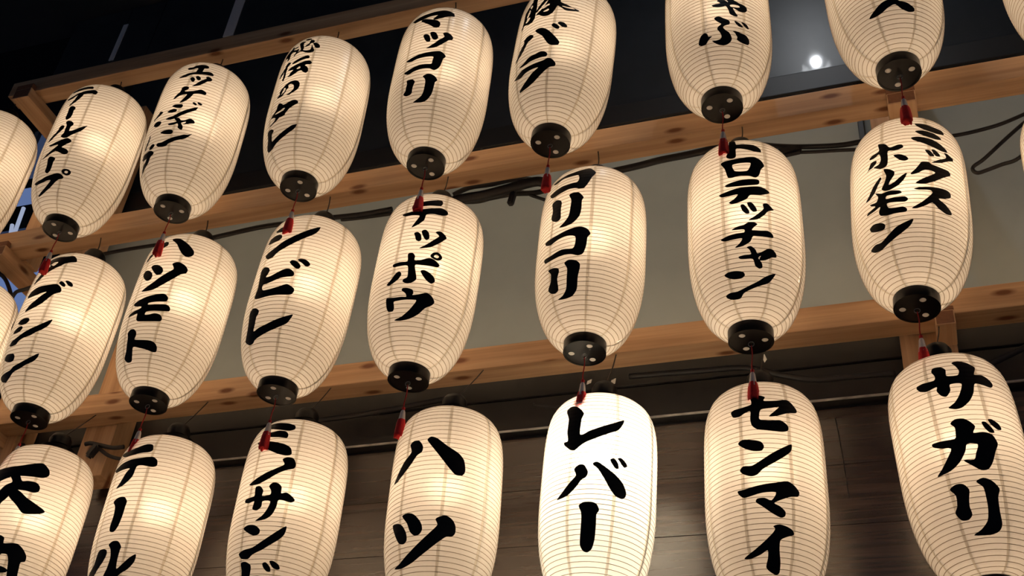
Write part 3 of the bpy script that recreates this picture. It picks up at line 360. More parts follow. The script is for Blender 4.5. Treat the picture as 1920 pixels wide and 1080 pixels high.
        '-28.6,292.8 -27.9,303.1 -23.5,306.9 -16.5,300.1 -12.7,289.5 -13.1,281.5 -15.4,269.5 -8.3,268.9 -0.1,277.5 7.6,285.5 12.7,285.5 17.5,277.9 19.3,270.3 18.1,263.1 12.3,260.9 4.4,257.4 -3.5,250.4 -11.4,246.5 -16.4,246.5 -16.5,235.2 -12.8,227.9 -3.1,227.7 5.1,232.0 13.6,238.9 17.9,236.3 23.0,228.6 24.1,221.2 22.3,211.5 17.7,208.3 7.7,207.6 -3.0,206.9 -13.9,206.1 -22.1,208.9 -26.5,216.3 -25.8,227.4 -24.7,245.0 -26.5,268.6 / 10.6,305.9 12.5,312.1 17.2,310.8 22.0,302.5 24.0,293.6 22.0,287.9 18.4,289.0 14.1,296.5 / 18.8,313.9 21.4,318.3 27.3,318.1 31.9,311.5 33.5,305.7 32.1,299.8 28.8,298.6 24.1,306.1',
        '-29.8,172.4 -25.9,183.8 -19.2,180.8 -13.3,170.7 -13.7,161.3 -15.8,154.2 -16.5,135.7 -17.8,118.1 -8.8,123.9 0.7,130.0 9.1,138.2 17.8,147.0 25.2,154.3 29.4,157.9 28.1,146.7 25.3,134.1 20.8,127.1 13.0,118.0 4.5,110.4 -5.1,102.5 -14.9,95.3 -18.2,88.2 -25.6,87.6 -34.8,101.6 -33.4,110.8 -30.5,127.2 -29.2,149.8',
    ],
    '2d': [
        '1.7,434.8 2.7,435.2 3.9,435.6 5.3,436.1 6.9,436.8 8.5,437.5 10.2,438.3 11.8,439.2 13.3,440.0 14.7,440.8 15.8,441.4 17.1,442.0 18.5,442.8 20.0,443.7 21.6,444.6 23.2,445.4 24.6,446.3 25.9,447.0 27.0,447.6 27.9,447.8 30.0,444.8 30.8,439.7 30.8,435.6 30.3,430.4 29.0,426.6 28.2,425.9 27.2,425.2 25.9,424.6 24.4,424.2 22.8,423.9 21.3,423.7 19.8,423.5 18.4,423.3 17.2,423.1 16.1,422.6 14.8,422.1 13.4,421.5 11.9,421.0 10.4,420.5 9.0,419.9 7.6,419.6 6.4,419.2 5.4,418.9 3.9,418.3 2.3,417.4 0.7,416.5 -0.8,415.8 -2.0,415.6 -2.9,415.8 -3.6,419.2 -3.5,424.4 -3.1,428.5 -2.4,430.4 -1.4,432.1 -0.0,433.6 / -14.2,402.8 -13.5,403.2 -12.3,403.6 -10.7,404.0 -8.9,404.5 -7.1,404.9 -5.2,405.4 -3.5,406.0 -1.9,406.5 -0.9,406.7 0.3,407.0 1.6,407.3 3.0,407.7 4.5,408.2 6.0,408.8 7.5,409.3 8.9,409.9 10.4,410.6 11.7,411.1 12.9,411.7 14.0,412.1 15.1,412.6 16.4,413.2 17.7,413.8 19.2,414.5 20.7,415.1 22.1,415.8 23.6,416.7 25.0,417.4 26.3,418.0 27.5,418.7 28.6,419.1 29.4,419.4 31.2,419.2 33.0,418.3 34.6,416.9 35.9,415.3 36.8,413.9 37.8,410.7 38.2,406.5 38.0,403.1 37.2,401.2 35.9,399.1 34.4,397.3 32.8,396.1 31.7,395.8 30.4,395.8 28.8,395.9 27.2,396.1 25.6,396.4 24.1,396.6 22.9,396.6 21.7,396.4 20.2,396.1 18.8,395.7 17.4,395.1 16.2,394.2 15.4,393.0 14.8,390.5 14.6,386.6 14.4,382.3 14.2,378.1 13.7,374.8 13.1,372.6 12.1,370.0 11.0,367.4 9.9,365.0 8.8,362.8 7.8,361.3 6.6,359.3 4.9,357.2 3.3,355.3 2.0,354.3 1.3,354.5 1.4,356.1 1.9,358.8 2.7,362.4 3.6,366.3 4.4,369.9 5.0,372.8 5.7,376.0 6.6,379.7 7.4,383.5 7.9,386.8 7.8,389.1 7.1,390.2 5.8,391.0 4.1,391.6 2.3,392.2 0.6,392.7 -0.8,393.1 -2.1,393.3 -3.7,393.4 -5.4,393.5 -7.1,393.7 -8.6,394.1 -9.8,394.7 -13.1,398.8',
        '5.7,336.0 9.4,339.3 13.4,331.3 14.9,315.3 12.3,310.9 9.1,315.2 7.4,326.0 / 13.5,341.0 17.6,346.3 21.4,338.1 23.0,322.5 20.6,315.5 17.4,321.0 / 28.4,342.1 32.8,348.0 38.1,342.2 41.1,333.0 38.3,323.6 34.2,312.5 25.7,296.0 14.2,289.9 21.4,303.4 27.9,319.3 32.8,332.9',
        '3.3,273.9 7.9,277.3 11.5,267.7 11.9,254.7 18.9,257.1 25.9,264.7 31.6,263.6 38.5,251.8 36.7,243.8 29.2,242.6 19.9,242.0 13.4,240.9 15.2,222.0 17.3,202.7 13.7,193.6 8.2,190.2 2.9,195.8 3.4,202.9 7.1,207.2 7.0,222.0 5.2,239.9 -3.4,240.9 -11.0,241.4 -12.4,250.1 -4.3,253.1 4.3,252.9 / -16.8,195.6 -11.7,206.7 -6.3,223.6 -2.2,225.3 0.1,216.1 -2.4,204.6 -7.6,196.1 -12.9,191.9 / 20.1,225.4 23.6,229.0 29.5,224.2 34.9,215.0 36.7,203.9 33.4,196.0 28.3,201.4 23.8,211.8 / 27.3,270.6 29.5,281.7 34.0,286.0 38.2,281.2 40.1,272.3 37.3,263.8 32.6,263.1 / h31.1,271.6 32.6,277.8 35.1,277.8 36.5,273.2 34.5,269.0',
        '-14.6,158.6 -11.0,158.0 -4.1,155.8 4.3,155.9 9.4,155.5 7.8,164.6 3.4,172.1 4.0,178.1 8.9,178.4 15.0,174.0 16.6,164.9 15.9,160.3 23.4,164.1 30.6,170.4 37.0,163.8 40.7,151.7 38.0,141.7 31.8,131.8 25.2,114.0 15.6,101.6 4.8,97.5 -2.7,100.1 6.6,107.7 14.3,122.6 19.3,138.5 20.6,148.5 10.8,148.6 0.6,146.7 -4.7,144.8 -3.7,131.1 -5.0,122.1 -11.0,123.2 -13.7,133.3 -15.0,149.7',
    ],
    '2e': [
        '-38.0,440.5 -37.1,440.9 -35.5,441.2 -33.6,441.5 -31.6,442.0 -29.6,442.5 -27.9,442.8 -26.7,443.0 -25.3,443.1 -23.8,443.4 -22.2,443.7 -20.6,444.2 -19.0,444.6 -17.5,445.2 -16.1,445.7 -14.9,446.2 -13.6,446.6 -12.2,447.0 -10.6,447.4 -9.0,448.0 -7.4,448.6 -5.9,449.3 -4.4,449.9 -3.1,450.6 -1.9,451.1 -0.7,451.7 0.8,452.4 2.3,453.1 3.8,453.8 5.3,454.5 6.7,455.1 7.9,455.5 8.8,455.8 10.7,454.5 12.4,451.7 13.7,448.6 15.0,445.0 16.4,440.2 16.9,435.8 16.4,432.1 15.3,427.7 14.0,423.1 13.0,419.2 12.4,416.0 11.8,412.1 11.2,408.0 10.5,404.1 9.9,400.9 9.3,398.1 8.6,394.8 7.8,391.5 7.0,388.3 6.2,385.7 5.4,384.0 4.1,383.0 2.5,383.0 0.9,383.5 -0.3,384.0 -1.8,385.6 -3.4,387.0 -4.5,387.5 -6.0,388.1 -7.8,388.7 -9.6,389.2 -11.1,389.3 -12.3,389.1 -13.6,388.7 -15.1,388.2 -16.6,387.6 -18.2,387.2 -19.7,386.8 -21.1,386.5 -22.4,386.2 -23.9,385.8 -25.7,385.4 -27.5,385.1 -29.4,385.1 -31.2,385.4 -32.8,386.0 -34.0,386.8 -37.5,393.9 -38.8,401.2 -38.3,402.5 -37.1,403.8 -35.6,404.7 -33.9,405.6 -32.2,406.2 -31.1,406.4 -29.7,406.5 -28.1,406.8 -26.5,407.0 -24.8,407.3 -23.3,407.7 -21.8,408.0 -20.5,408.1 -19.2,408.1 -17.7,407.9 -16.0,407.7 -14.3,407.5 -12.6,407.4 -11.1,407.3 -9.8,407.4 -8.8,407.4 -7.0,407.3 -5.2,407.0 -3.7,407.0 -2.7,407.6 -1.7,410.4 -1.1,414.5 -0.9,418.3 -1.1,425.4 -2.3,431.5 -3.3,432.3 -4.9,432.6 -6.7,432.7 -8.6,432.8 -10.3,432.9 -11.5,433.1 -13.0,433.3 -14.6,433.7 -16.4,434.1 -18.1,434.6 -19.7,435.0 -20.9,435.1 -22.5,434.6 -24.1,433.6 -25.7,432.3 -27.1,431.3 -28.3,430.7 -30.3,430.4 -32.3,430.5 -33.9,431.4',
        '-32.6,365.4 -31.7,367.8 -30.0,369.2 -28.2,369.9 -26.7,370.0 -24.7,368.4 -22.5,365.4 -20.8,362.6 -19.4,357.7 -18.6,351.8 -18.6,349.0 -18.7,345.5 -18.9,341.6 -19.1,337.5 -19.1,333.5 -19.0,330.1 -18.9,325.7 -18.7,320.6 -18.5,315.6 -18.4,310.8 -18.3,306.8 -18.5,304.0 -19.3,301.3 -20.7,299.7 -22.2,299.2 -23.5,299.5 -25.5,301.5 -27.9,305.5 -29.7,309.3 -31.2,314.5 -31.9,320.5 -31.8,323.5 -31.5,327.2 -31.0,331.3 -30.7,335.6 -30.6,339.3 -30.8,343.1 -31.2,347.8 -31.8,353.1 -32.3,358.2 -32.7,362.5 / -10.4,369.2 -9.8,371.3 -8.6,372.9 -7.2,373.9 -5.9,374.5 -4.8,374.3 -3.3,373.8 -1.8,373.1 -0.3,372.0 0.8,370.6 1.9,368.1 3.2,364.6 4.4,360.6 5.4,356.8 6.0,354.1 5.8,351.0 5.0,348.1 4.4,344.0 4.4,341.3 4.4,337.6 4.4,333.4 4.5,328.8 4.5,324.4 4.5,320.4 4.4,317.2 4.3,313.3 4.1,309.0 3.8,304.8 3.4,300.8 2.9,297.3 2.4,294.9 1.6,292.2 0.8,289.3 -0.2,286.4 -1.2,283.7 -2.1,281.5 -3.0,279.7 -4.0,278.4 -5.2,277.0 -6.5,276.0 -8.0,275.0 -9.4,274.3 -10.7,273.8 -11.7,273.5 -13.3,273.7 -15.2,274.0 -17.0,274.9 -18.4,276.0 -19.1,277.2 -18.8,278.6 -17.8,280.6 -16.3,282.7 -14.9,285.2 -13.8,287.5 -13.0,289.5 -12.1,292.0 -11.1,294.8 -10.2,297.9 -9.5,300.9 -8.9,303.8 -8.6,306.9 -8.3,310.8 -8.1,315.2 -7.9,319.6 -7.8,323.8 -7.7,327.4 -7.6,331.2 -7.5,335.6 -7.4,340.2 -7.3,344.7 -7.3,348.9 -7.5,352.2 -8.1,356.7 -9.1,361.6 -10.0,366.1',
        '-38.0,253.6 -26.8,254.4 -13.3,258.8 -1.6,264.3 5.9,264.3 12.4,256.8 15.8,242.7 13.0,232.2 12.3,209.5 9.6,187.8 4.1,182.8 -3.5,188.9 -13.6,191.3 -23.7,189.5 -35.8,191.3 -38.2,204.6 -27.6,203.7 -13.9,207.8 -1.9,203.9 0.6,216.8 0.1,237.3 -8.7,243.2 -19.2,240.5 -28.6,235.5 -35.9,242.6',
        '-31.5,166.6 -24.9,166.7 -17.8,160.3 -16.8,150.3 -19.4,134.2 -18.9,107.5 -23.8,101.6 -30.4,107.1 -33.9,118.1 -28.9,133.5 -27.7,153.0 / -10.3,168.9 -5.3,174.5 2.5,170.2 6.8,160.1 6.6,146.5 4.9,127.1 4.0,99.9 -1.7,84.9 -11.3,81.5 -21.9,85.0 -14.4,90.0 -8.9,103.9 -7.6,131.2 -7.1,153.3',
    ],
    '2f': [
        '-4.9,473.7 -4.2,478.1 -2.6,478.4 -0.6,475.8 1.1,472.8 2.2,470.4 2.7,460.7 3.3,453.1 4.1,452.4 5.2,452.2 6.6,452.3 8.1,452.7 9.6,452.9 10.9,452.8 11.9,452.5 13.1,452.2 14.5,451.8 15.9,451.4 17.4,451.1 18.8,450.8 20.2,450.4 21.3,450.0 22.3,449.4 23.5,448.0 24.7,445.9 25.8,443.5 26.9,441.1 27.7,438.8 28.3,437.1 29.1,431.0 28.7,426.0 27.8,425.2 26.3,424.9 24.6,425.0 23.1,425.4 22.1,425.7 20.9,426.4 19.6,427.3 18.2,428.2 17.0,429.2 15.9,429.9 14.8,430.7 13.6,431.5 12.2,432.5 10.9,433.5 9.7,434.3 8.7,435.0 7.3,436.1 5.7,437.6 4.2,438.2 3.3,436.8 3.0,434.2 2.9,430.2 3.0,425.3 3.0,420.2 3.0,415.5 2.9,411.6 2.6,409.0 1.8,407.2 0.5,406.2 -1.0,405.9 -2.3,406.2 -3.4,406.6 -4.8,408.3 -6.3,411.3 -7.0,414.8 -6.9,417.5 -6.4,421.1 -5.7,425.3 -5.0,429.7 -4.6,433.9 -4.5,437.5 -4.5,442.4 -4.6,448.3 -4.7,454.7 -4.8,461.4 -5.0,468.1',
        '-12.8,397.5 -12.3,399.4 -11.1,401.0 -9.6,402.0 -8.0,402.7 -7.2,402.8 -6.1,402.9 -4.9,402.9 -3.5,402.8 -2.1,402.9 -0.7,402.9 0.6,403.0 1.8,403.2 2.9,403.4 3.9,403.6 5.1,403.9 6.4,404.2 7.7,404.6 9.0,405.0 10.3,405.4 11.5,405.9 12.6,406.3 13.5,406.6 14.9,407.0 16.3,407.3 17.8,407.6 19.2,407.8 20.5,407.9 21.6,407.5 22.6,406.8 23.7,405.5 24.9,403.9 26.0,402.2 26.9,400.5 27.7,398.8 28.4,396.4 29.2,393.4 29.9,390.0 30.4,386.8 30.5,384.2 30.0,381.3 28.9,378.1 27.7,374.9 26.9,371.9 26.3,368.3 25.8,363.6 25.2,359.1 24.7,355.6 23.7,351.9 22.4,348.7 20.9,346.9 20.1,346.9 19.0,347.4 17.8,348.5 16.5,349.6 15.2,350.5 14.1,351.2 13.1,351.4 11.9,351.7 10.6,351.9 9.2,352.1 7.8,352.3 6.6,352.4 5.5,352.4 4.5,352.2 3.3,351.6 2.0,351.0 0.7,350.5 -0.5,349.9 -1.5,349.6 -2.4,349.6 -3.8,349.9 -5.0,350.9 -5.9,352.7 -6.3,355.3 -6.8,359.2 -7.1,363.2 -7.5,366.6 -7.8,370.0 -8.2,373.7 -8.6,377.6 -9.1,381.0 -10.0,384.9 -11.2,389.6 -12.4,394.2 / h-0.9,386.2 -0.2,387.1 0.9,387.7 2.3,388.2 3.8,388.6 5.3,388.9 6.8,389.1 7.9,389.3 9.1,389.4 10.5,389.6 12.0,389.7 13.5,389.7 14.9,389.6 16.0,389.3 16.6,388.7 17.0,386.1 16.6,382.0 16.0,377.7 15.5,374.4 14.8,371.1 14.0,367.7 12.7,365.5 11.8,365.1 10.6,364.8 9.1,364.7 7.6,364.8 6.2,365.0 4.9,365.3 4.0,365.8 2.6,366.4 1.4,367.6 0.6,369.7 -0.0,373.1 -0.8,378.0 -1.2,382.9',
        '-8.9,332.0 1.8,338.4 13.9,342.0 22.6,342.2 24.5,335.2 22.2,327.0 11.8,323.5 1.6,323.3 -7.2,325.7 / -15.8,310.0 -7.4,313.3 1.5,317.5 15.2,320.9 25.6,322.1 32.7,314.0 33.4,307.0 25.1,299.0 14.7,297.0 11.1,286.2 4.2,278.7 -2.7,276.7 -6.1,281.7 -0.7,289.5 2.9,300.4 -5.8,299.7 -13.1,301.6',
        '4.9,270.3 8.3,270.9 12.2,256.8 12.9,247.1 9.5,246.5 6.3,255.2 / 11.2,275.4 15.2,277.3 19.1,264.6 20.2,253.5 16.3,251.1 13.1,261.6 / 26.2,273.8 30.8,278.4 36.0,267.0 36.9,262.7 31.1,256.7 27.3,245.1 20.1,231.1 11.6,228.3 16.9,237.8 22.2,249.1 26.8,261.9',
        '-4.9,207.9 1.3,214.3 7.2,217.1 11.5,223.6 16.6,223.6 19.9,218.6 17.2,212.1 14.5,202.9 23.0,202.8 30.0,204.5 34.5,197.9 35.0,189.2 28.0,187.9 19.3,187.7 15.1,187.3 12.3,174.2 5.2,164.4 -2.7,162.6 2.0,171.6 4.8,183.1 -2.9,183.1 -11.9,182.8 -16.3,189.7 -9.7,194.7 -0.8,196.8 6.8,197.7 7.0,204.9 -0.6,205.9',
        '0.1,140.6 6.4,143.2 12.6,144.6 11.1,155.1 8.6,160.8 12.9,163.5 17.1,155.2 18.8,147.0 24.2,152.3 29.6,160.5 34.3,160.6 38.3,152.2 38.4,144.0 33.5,141.3 26.9,132.6 20.5,130.9 22.3,141.5 19.6,136.1 23.2,125.6 23.9,115.7 20.5,112.4 16.4,118.6 14.2,133.2 7.1,133.7 1.7,134.8',
        '-17.4,106.7 -11.8,110.6 -4.0,109.9 3.5,105.8 5.1,97.9 0.9,92.2 -7.1,92.8 -13.9,98.8 / -21.1,64.1 -14.3,67.0 -5.1,66.5 6.2,73.3 18.7,84.2 28.5,97.6 38.9,107.8 36.0,94.7 31.2,83.3 20.9,75.2 10.3,67.4 2.3,61.1 -3.2,51.3 -13.1,51.9 -19.8,57.6',
    ],
    '2g': [
        '12.8,434.5 13.4,435.4 14.6,436.1 16.2,436.7 17.9,437.2 19.6,437.5 21.1,437.4 22.1,437.0 23.2,436.5 24.5,435.7 25.9,435.0 27.3,434.1 28.7,433.5 30.0,432.9 31.2,432.4 32.3,432.1 33.6,431.7 35.0,431.4 36.5,431.1 38.0,430.9 39.5,430.7 40.7,430.4 41.5,429.8 42.9,426.7 43.7,421.9 43.4,418.0 42.3,416.1 40.6,414.2 38.5,412.4 36.5,411.2 34.8,410.6 33.8,410.4 32.7,410.3 31.4,410.5 30.1,410.7 28.8,411.2 27.5,411.7 26.4,412.3 25.4,412.9 24.4,413.5 23.3,414.4 22.0,415.3 20.8,416.5 19.6,417.7 18.4,419.0 17.5,420.3 16.7,421.5 15.3,424.5 13.9,428.3 12.9,432.0 / 12.4,407.8 13.0,408.6 14.1,409.4 15.5,410.3 17.0,410.9 18.6,411.5 19.9,411.7 20.8,411.6 22.0,411.3 23.3,410.8 24.6,410.5 26.0,410.0 27.4,409.6 28.7,409.1 29.9,408.8 30.8,408.4 32.0,407.5 33.3,406.3 34.5,404.8 35.7,403.4 36.6,402.0 37.3,401.1 38.7,397.9 38.6,394.8 37.8,393.6 36.5,392.2 34.9,390.9 33.3,390.0 31.9,389.5 30.9,389.5 29.8,389.6 28.6,390.0 27.3,390.4 26.0,391.0 24.8,391.7 23.7,392.3 22.8,392.9 21.7,393.6 20.5,394.4 19.3,395.4 18.0,396.4 16.8,397.5 15.8,398.6 15.1,399.6 13.7,402.3 12.5,405.5 / 7.9,385.5 8.6,386.2 9.7,386.9 11.1,387.7 12.6,388.4 14.2,388.9 15.6,389.0 16.6,388.9 17.6,388.7 18.9,388.4 20.3,388.2 21.7,387.8 23.1,387.5 24.5,387.2 25.8,386.9 27.0,386.6 28.0,386.3 29.1,385.6 30.3,384.7 31.6,383.5 32.8,382.3 34.1,380.9 35.2,379.7 36.3,378.5 37.2,377.4 38.2,376.1 39.3,374.3 40.5,372.3 41.6,370.4 42.6,368.5 43.4,367.0 44.0,365.8 44.4,359.5 43.6,358.7 42.3,358.0 40.8,357.3 39.2,356.8 37.7,356.6 36.4,356.7 35.4,357.0 34.3,357.5 33.1,358.2 31.8,359.1 30.6,360.1 29.3,361.0 28.2,361.9 27.1,362.8 26.2,363.5 25.1,364.1 23.8,365.0 22.5,366.0 21.2,367.0 20.0,368.0 18.8,369.0 17.7,370.0 16.8,370.7 15.8,371.7 14.5,372.7 13.3,373.7 12.1,374.8 11.0,375.9 10.0,376.9 9.4,377.9 7.9,382.0',
        '20.1,347.7 21.0,349.0 22.6,349.8 24.0,349.6 24.8,348.3 25.8,346.1 26.8,343.6 27.6,341.2 28.2,339.5 28.9,333.4 27.7,332.2 25.8,331.3 24.4,331.5 23.5,333.4 22.6,336.2 22.0,339.0 21.2,341.9 20.4,345.3 / 26.8,352.9 27.7,354.3 29.2,354.7 30.5,354.1 31.3,352.6 32.3,350.1 33.4,347.3 34.3,344.8 34.9,343.0 35.3,337.9 34.1,336.4 32.2,335.1 30.8,334.9 29.9,336.2 28.9,338.5 28.3,341.2 27.6,344.9 26.9,349.7 / 40.3,354.4 41.3,355.6 43.0,355.7 44.6,355.4 45.7,354.6 47.2,353.6 48.7,352.4 50.0,351.3 50.9,350.4 51.1,343.3 49.7,340.8 47.7,337.7 45.5,334.6 43.6,331.9 42.4,329.8 40.9,327.2 39.3,324.4 37.8,321.8 36.3,319.5 34.9,317.8 33.7,316.5 32.0,315.0 30.2,313.7 28.5,312.6 27.1,311.9 26.0,311.7 25.6,311.9 25.9,313.1 27.0,315.1 28.5,317.8 30.3,320.9 32.0,323.7 33.3,326.0 34.6,328.1 36.2,330.5 38.0,333.1 39.6,335.8 41.0,338.4 41.8,340.7 42.0,344.3 41.3,348.3 40.5,352.1',
        '4.9,275.0 9.7,288.1 14.2,304.6 16.1,310.5 22.9,312.0 25.4,306.4 34.4,302.6 43.4,301.6 45.1,290.3 37.3,276.0 27.4,256.8 16.8,243.8 8.6,245.5 15.5,259.3 24.4,273.5 28.2,282.9 21.4,288.1 16.2,283.5 11.0,274.6 6.0,271.1',
        '3.7,176.8 12.3,190.7 19.2,206.7 23.8,221.1 21.4,227.5 11.4,226.0 6.6,229.1 13.3,234.3 26.8,238.1 38.0,239.7 42.9,234.8 42.5,221.7 35.3,211.8 29.6,207.3 36.9,196.1 42.8,182.8 42.8,174.8 36.7,172.3 29.2,180.6 23.2,193.8 17.1,184.5 8.7,175.4',
        '-25.0,387.0 -24.2,387.2 -22.9,386.3 -21.4,384.8 -19.8,382.9 -18.4,381.0 -17.4,379.3 -16.3,376.1 -15.3,371.6 -14.3,367.3 -13.1,364.7 -12.2,364.2 -11.1,364.3 -9.8,364.8 -8.5,365.4 -7.2,366.2 -6.1,366.8 -5.2,367.2 -3.6,367.0 -2.0,366.1 -1.0,364.9 -0.1,360.6 -0.4,356.1 -1.0,355.1 -2.1,354.1 -3.4,353.1 -4.8,352.3 -6.1,351.7 -7.3,351.5 -8.4,351.7 -9.9,352.4 -11.5,353.4 -13.0,354.3 -14.3,354.6 -15.1,354.1 -15.5,351.6 -15.7,347.3 -15.6,342.3 -15.5,337.3 -15.5,333.2 -15.6,330.0 -15.7,326.2 -15.9,322.1 -16.1,318.2 -16.4,314.9 -16.8,312.5 -17.6,310.6 -18.7,309.2 -20.0,308.2 -21.3,307.7 -22.4,307.7 -23.8,308.7 -25.4,310.7 -27.0,313.1 -28.1,315.1 -30.2,318.9 -31.1,322.1 -30.4,322.5 -29.0,322.8 -27.5,323.0 -26.0,323.6 -25.0,324.6 -24.2,327.2 -23.5,330.9 -23.0,335.0 -22.8,338.5 -22.9,342.6 -23.2,347.7 -23.7,352.2 -24.5,354.7 -25.3,354.6 -26.6,353.3 -28.1,351.5 -29.5,349.9 -30.6,349.2 -32.7,350.3 -34.9,352.6 -36.0,355.0 -35.6,356.5 -34.4,358.5 -32.9,360.4 -31.5,361.9 -30.5,362.4 -29.1,362.6 -27.6,362.9 -26.1,363.5 -25.0,364.3 -24.3,365.9 -24.1,369.1 -24.4,374.3 -24.9,379.8 -25.2,384.5 / -10.1,336.8 -4.1,336.7 1.5,328.6 3.8,318.6 0.4,314.2 -4.5,319.2 / -42.9,310.8 -37.7,324.2 -34.0,340.4 -28.7,340.8 -27.4,333.5 -32.2,323.7 -37.8,321.5',
        '-24.8,283.3 -23.4,277.3 -27.2,262.1 -31.6,244.2 -38.5,233.4 -42.8,234.0 -38.1,246.0 -32.2,266.4 / -20.6,303.0 -15.3,299.0 -10.3,287.6 -10.5,276.9 -14.2,263.9 -16.2,252.4 -10.9,255.9 -3.9,270.0 1.6,277.4 -1.7,258.4 -7.8,243.2 -15.7,236.2 -21.0,238.9 -23.6,247.1 -20.5,262.1 -18.3,281.3',
        '-37.8,219.4 -30.3,216.5 -27.9,228.9 -30.6,242.8 -23.9,234.4 -16.6,234.5 -6.5,228.4 -4.7,220.8 -10.1,219.0 -18.7,222.6 -19.8,214.6 -10.3,211.7 -2.0,209.6 0.8,201.3 -2.4,195.1 -12.3,199.3 -19.3,201.6 -18.0,188.2 -11.1,183.9 -4.4,183.1 -0.9,175.7 -2.3,168.3 -11.6,169.3 -20.6,170.6 -27.0,175.7 -28.5,187.0 -26.5,199.4 -33.2,195.3 -42.5,194.7 -40.9,201.3 -31.7,205.9 -35.8,212.8',
        '-41.6,158.3 -36.3,163.1 -28.1,158.0 -23.7,149.0 -25.3,139.3 -32.7,140.2 -40.1,147.8 / -46.7,109.5 -39.4,114.1 -31.2,112.0 -21.6,123.0 -12.2,135.9 -4.0,142.8 4.4,148.6 0.9,132.8 -6.7,120.4 -15.7,110.3 -23.5,103.1 -32.3,96.0 -41.0,97.5 -46.0,104.2',
    ],
    '3a': [
        '-38.1,412.6 -34.3,410.8 -30.4,409.1 -26.7,407.7 -23.2,406.5 -19.9,405.6 -16.7,404.8 -13.9,404.4 -11.2,404.1 -8.8,404.0 -6.7,404.0 -4.9,404.1 -3.4,404.3 -1.8,404.6 -0.1,404.7 1.7,405.0 3.4,405.3 5.2,405.6 6.9,405.9 8.6,406.3 10.1,406.8 11.5,407.2 12.8,407.7 14.0,408.3 15.4,408.9 16.9,409.8 18.4,410.7 20.0,411.7 21.5,412.7 22.9,413.6 24.2,414.6 25.4,415.3 26.4,415.9 27.9,416.8 29.5,417.6 31.1,418.3 32.6,418.8 34.0,418.9 35.3,418.4 36.4,417.3 37.7,415.5 39.1,413.2 40.5,410.7 41.8,408.2 42.9,406.0 43.6,404.1 44.4,400.7 45.0,396.7 45.2,392.8 45.1,389.8 44.6,387.7 43.7,385.6 42.6,383.4 41.3,381.6 40.0,380.4 39.1,379.9 38.0,379.3 36.7,379.0 35.3,378.7 33.8,378.6 32.3,378.4 30.8,378.3 29.5,378.2 28.2,378.0 27.1,377.9 25.8,377.7 24.3,377.6 22.7,377.4 21.1,377.3 19.4,377.2 17.8,377.2 16.3,377.1 14.9,377.1 13.8,377.0 12.3,376.9 10.7,376.7 9.1,376.5 7.4,376.3 5.8,375.9 4.2,375.4 2.8,374.8 1.5,374.2 0.1,373.2 -1.6,372.1 -3.4,370.9 -5.2,369.8 -7.1,368.7 -8.8,367.7 -10.3,367.0 -11.5,366.4 -13.7,363.5 -15.0,360.3 -16.6,361.4 -17.6,363.6 -19.0,367.1 -20.9,371.7 -23.1,377.2 -25.7,383.4 -28.6,390.2 -31.8,397.1 -35.3,404.1 -38.9,410.7 / -9.5,329.6 -9.1,331.2 -8.4,333.1 -7.6,335.3 -6.6,337.9 -5.5,340.5 -4.5,343.2 -3.4,345.7 -2.4,348.1 -1.5,350.1 -0.8,351.6 0.6,353.4 2.2,354.8 4.0,356.1 5.5,357.3 6.6,358.7 7.1,360.5 6.7,363.1 5.5,367.0 3.8,371.3 2.2,375.4 1.0,379.0 0.8,381.2 1.6,382.1 3.2,382.5 5.2,382.5 7.4,382.3 9.4,382.0 11.2,381.3 12.5,380.5 13.9,378.1 15.2,374.3 16.4,369.9 17.5,366.1 18.6,363.8 19.8,363.2 21.1,363.6 22.6,364.3 24.1,365.2 25.5,365.5 26.8,365.5 28.4,365.5 30.2,365.5 32.0,365.3 33.5,365.0 34.7,364.4 36.3,362.8 37.9,360.4 39.2,357.5 40.1,355.1 40.7,351.3 40.8,346.6 40.5,343.1 39.8,341.2 38.7,339.3 37.3,338.0 35.9,337.1 34.8,336.8 33.5,336.9 32.0,337.3 30.3,337.6 28.6,338.1 27.1,338.4 25.7,338.5 24.5,338.5 23.2,338.7 21.8,338.7 20.3,338.8 18.7,338.8 17.2,338.8 15.7,338.8 14.3,338.7 13.2,338.4 11.8,337.9 10.4,337.1 8.9,336.0 7.3,334.9 5.8,333.7 4.4,332.5 3.2,331.4 2.0,330.1 0.7,328.3 -0.7,326.3 -2.2,324.2 -3.7,322.2 -5.1,320.5 -6.2,319.5 -7.1,319.1 -8.8,320.9 -9.7,325.0 / 4.6,336.1 17.4,339.0 30.4,320.9 41.9,309.9 54.4,298.2 49.3,287.6 36.6,279.6 30.5,281.5 21.8,298.8 11.5,316.5 / 10.4,335.9 8.2,316.4 3.5,304.6 -0.7,288.4 -7.1,319.1 -0.3,336.8',
        '13.8,208.6 16.5,218.0 22.5,212.3 23.6,199.1 31.1,201.5 38.7,202.7 46.1,193.5 52.0,179.4 52.6,166.6 48.4,161.7 49.0,146.9 50.7,126.5 57.2,92.0 44.5,85.5 39.0,120.6 36.7,140.7 35.1,157.1 31.6,173.0 25.5,173.2 23.9,170.6 20.0,169.7 / 23.7,144.8 32.2,143.1 37.0,138.7 36.1,132.0 26.2,128.6',
    ],
    '3b': [
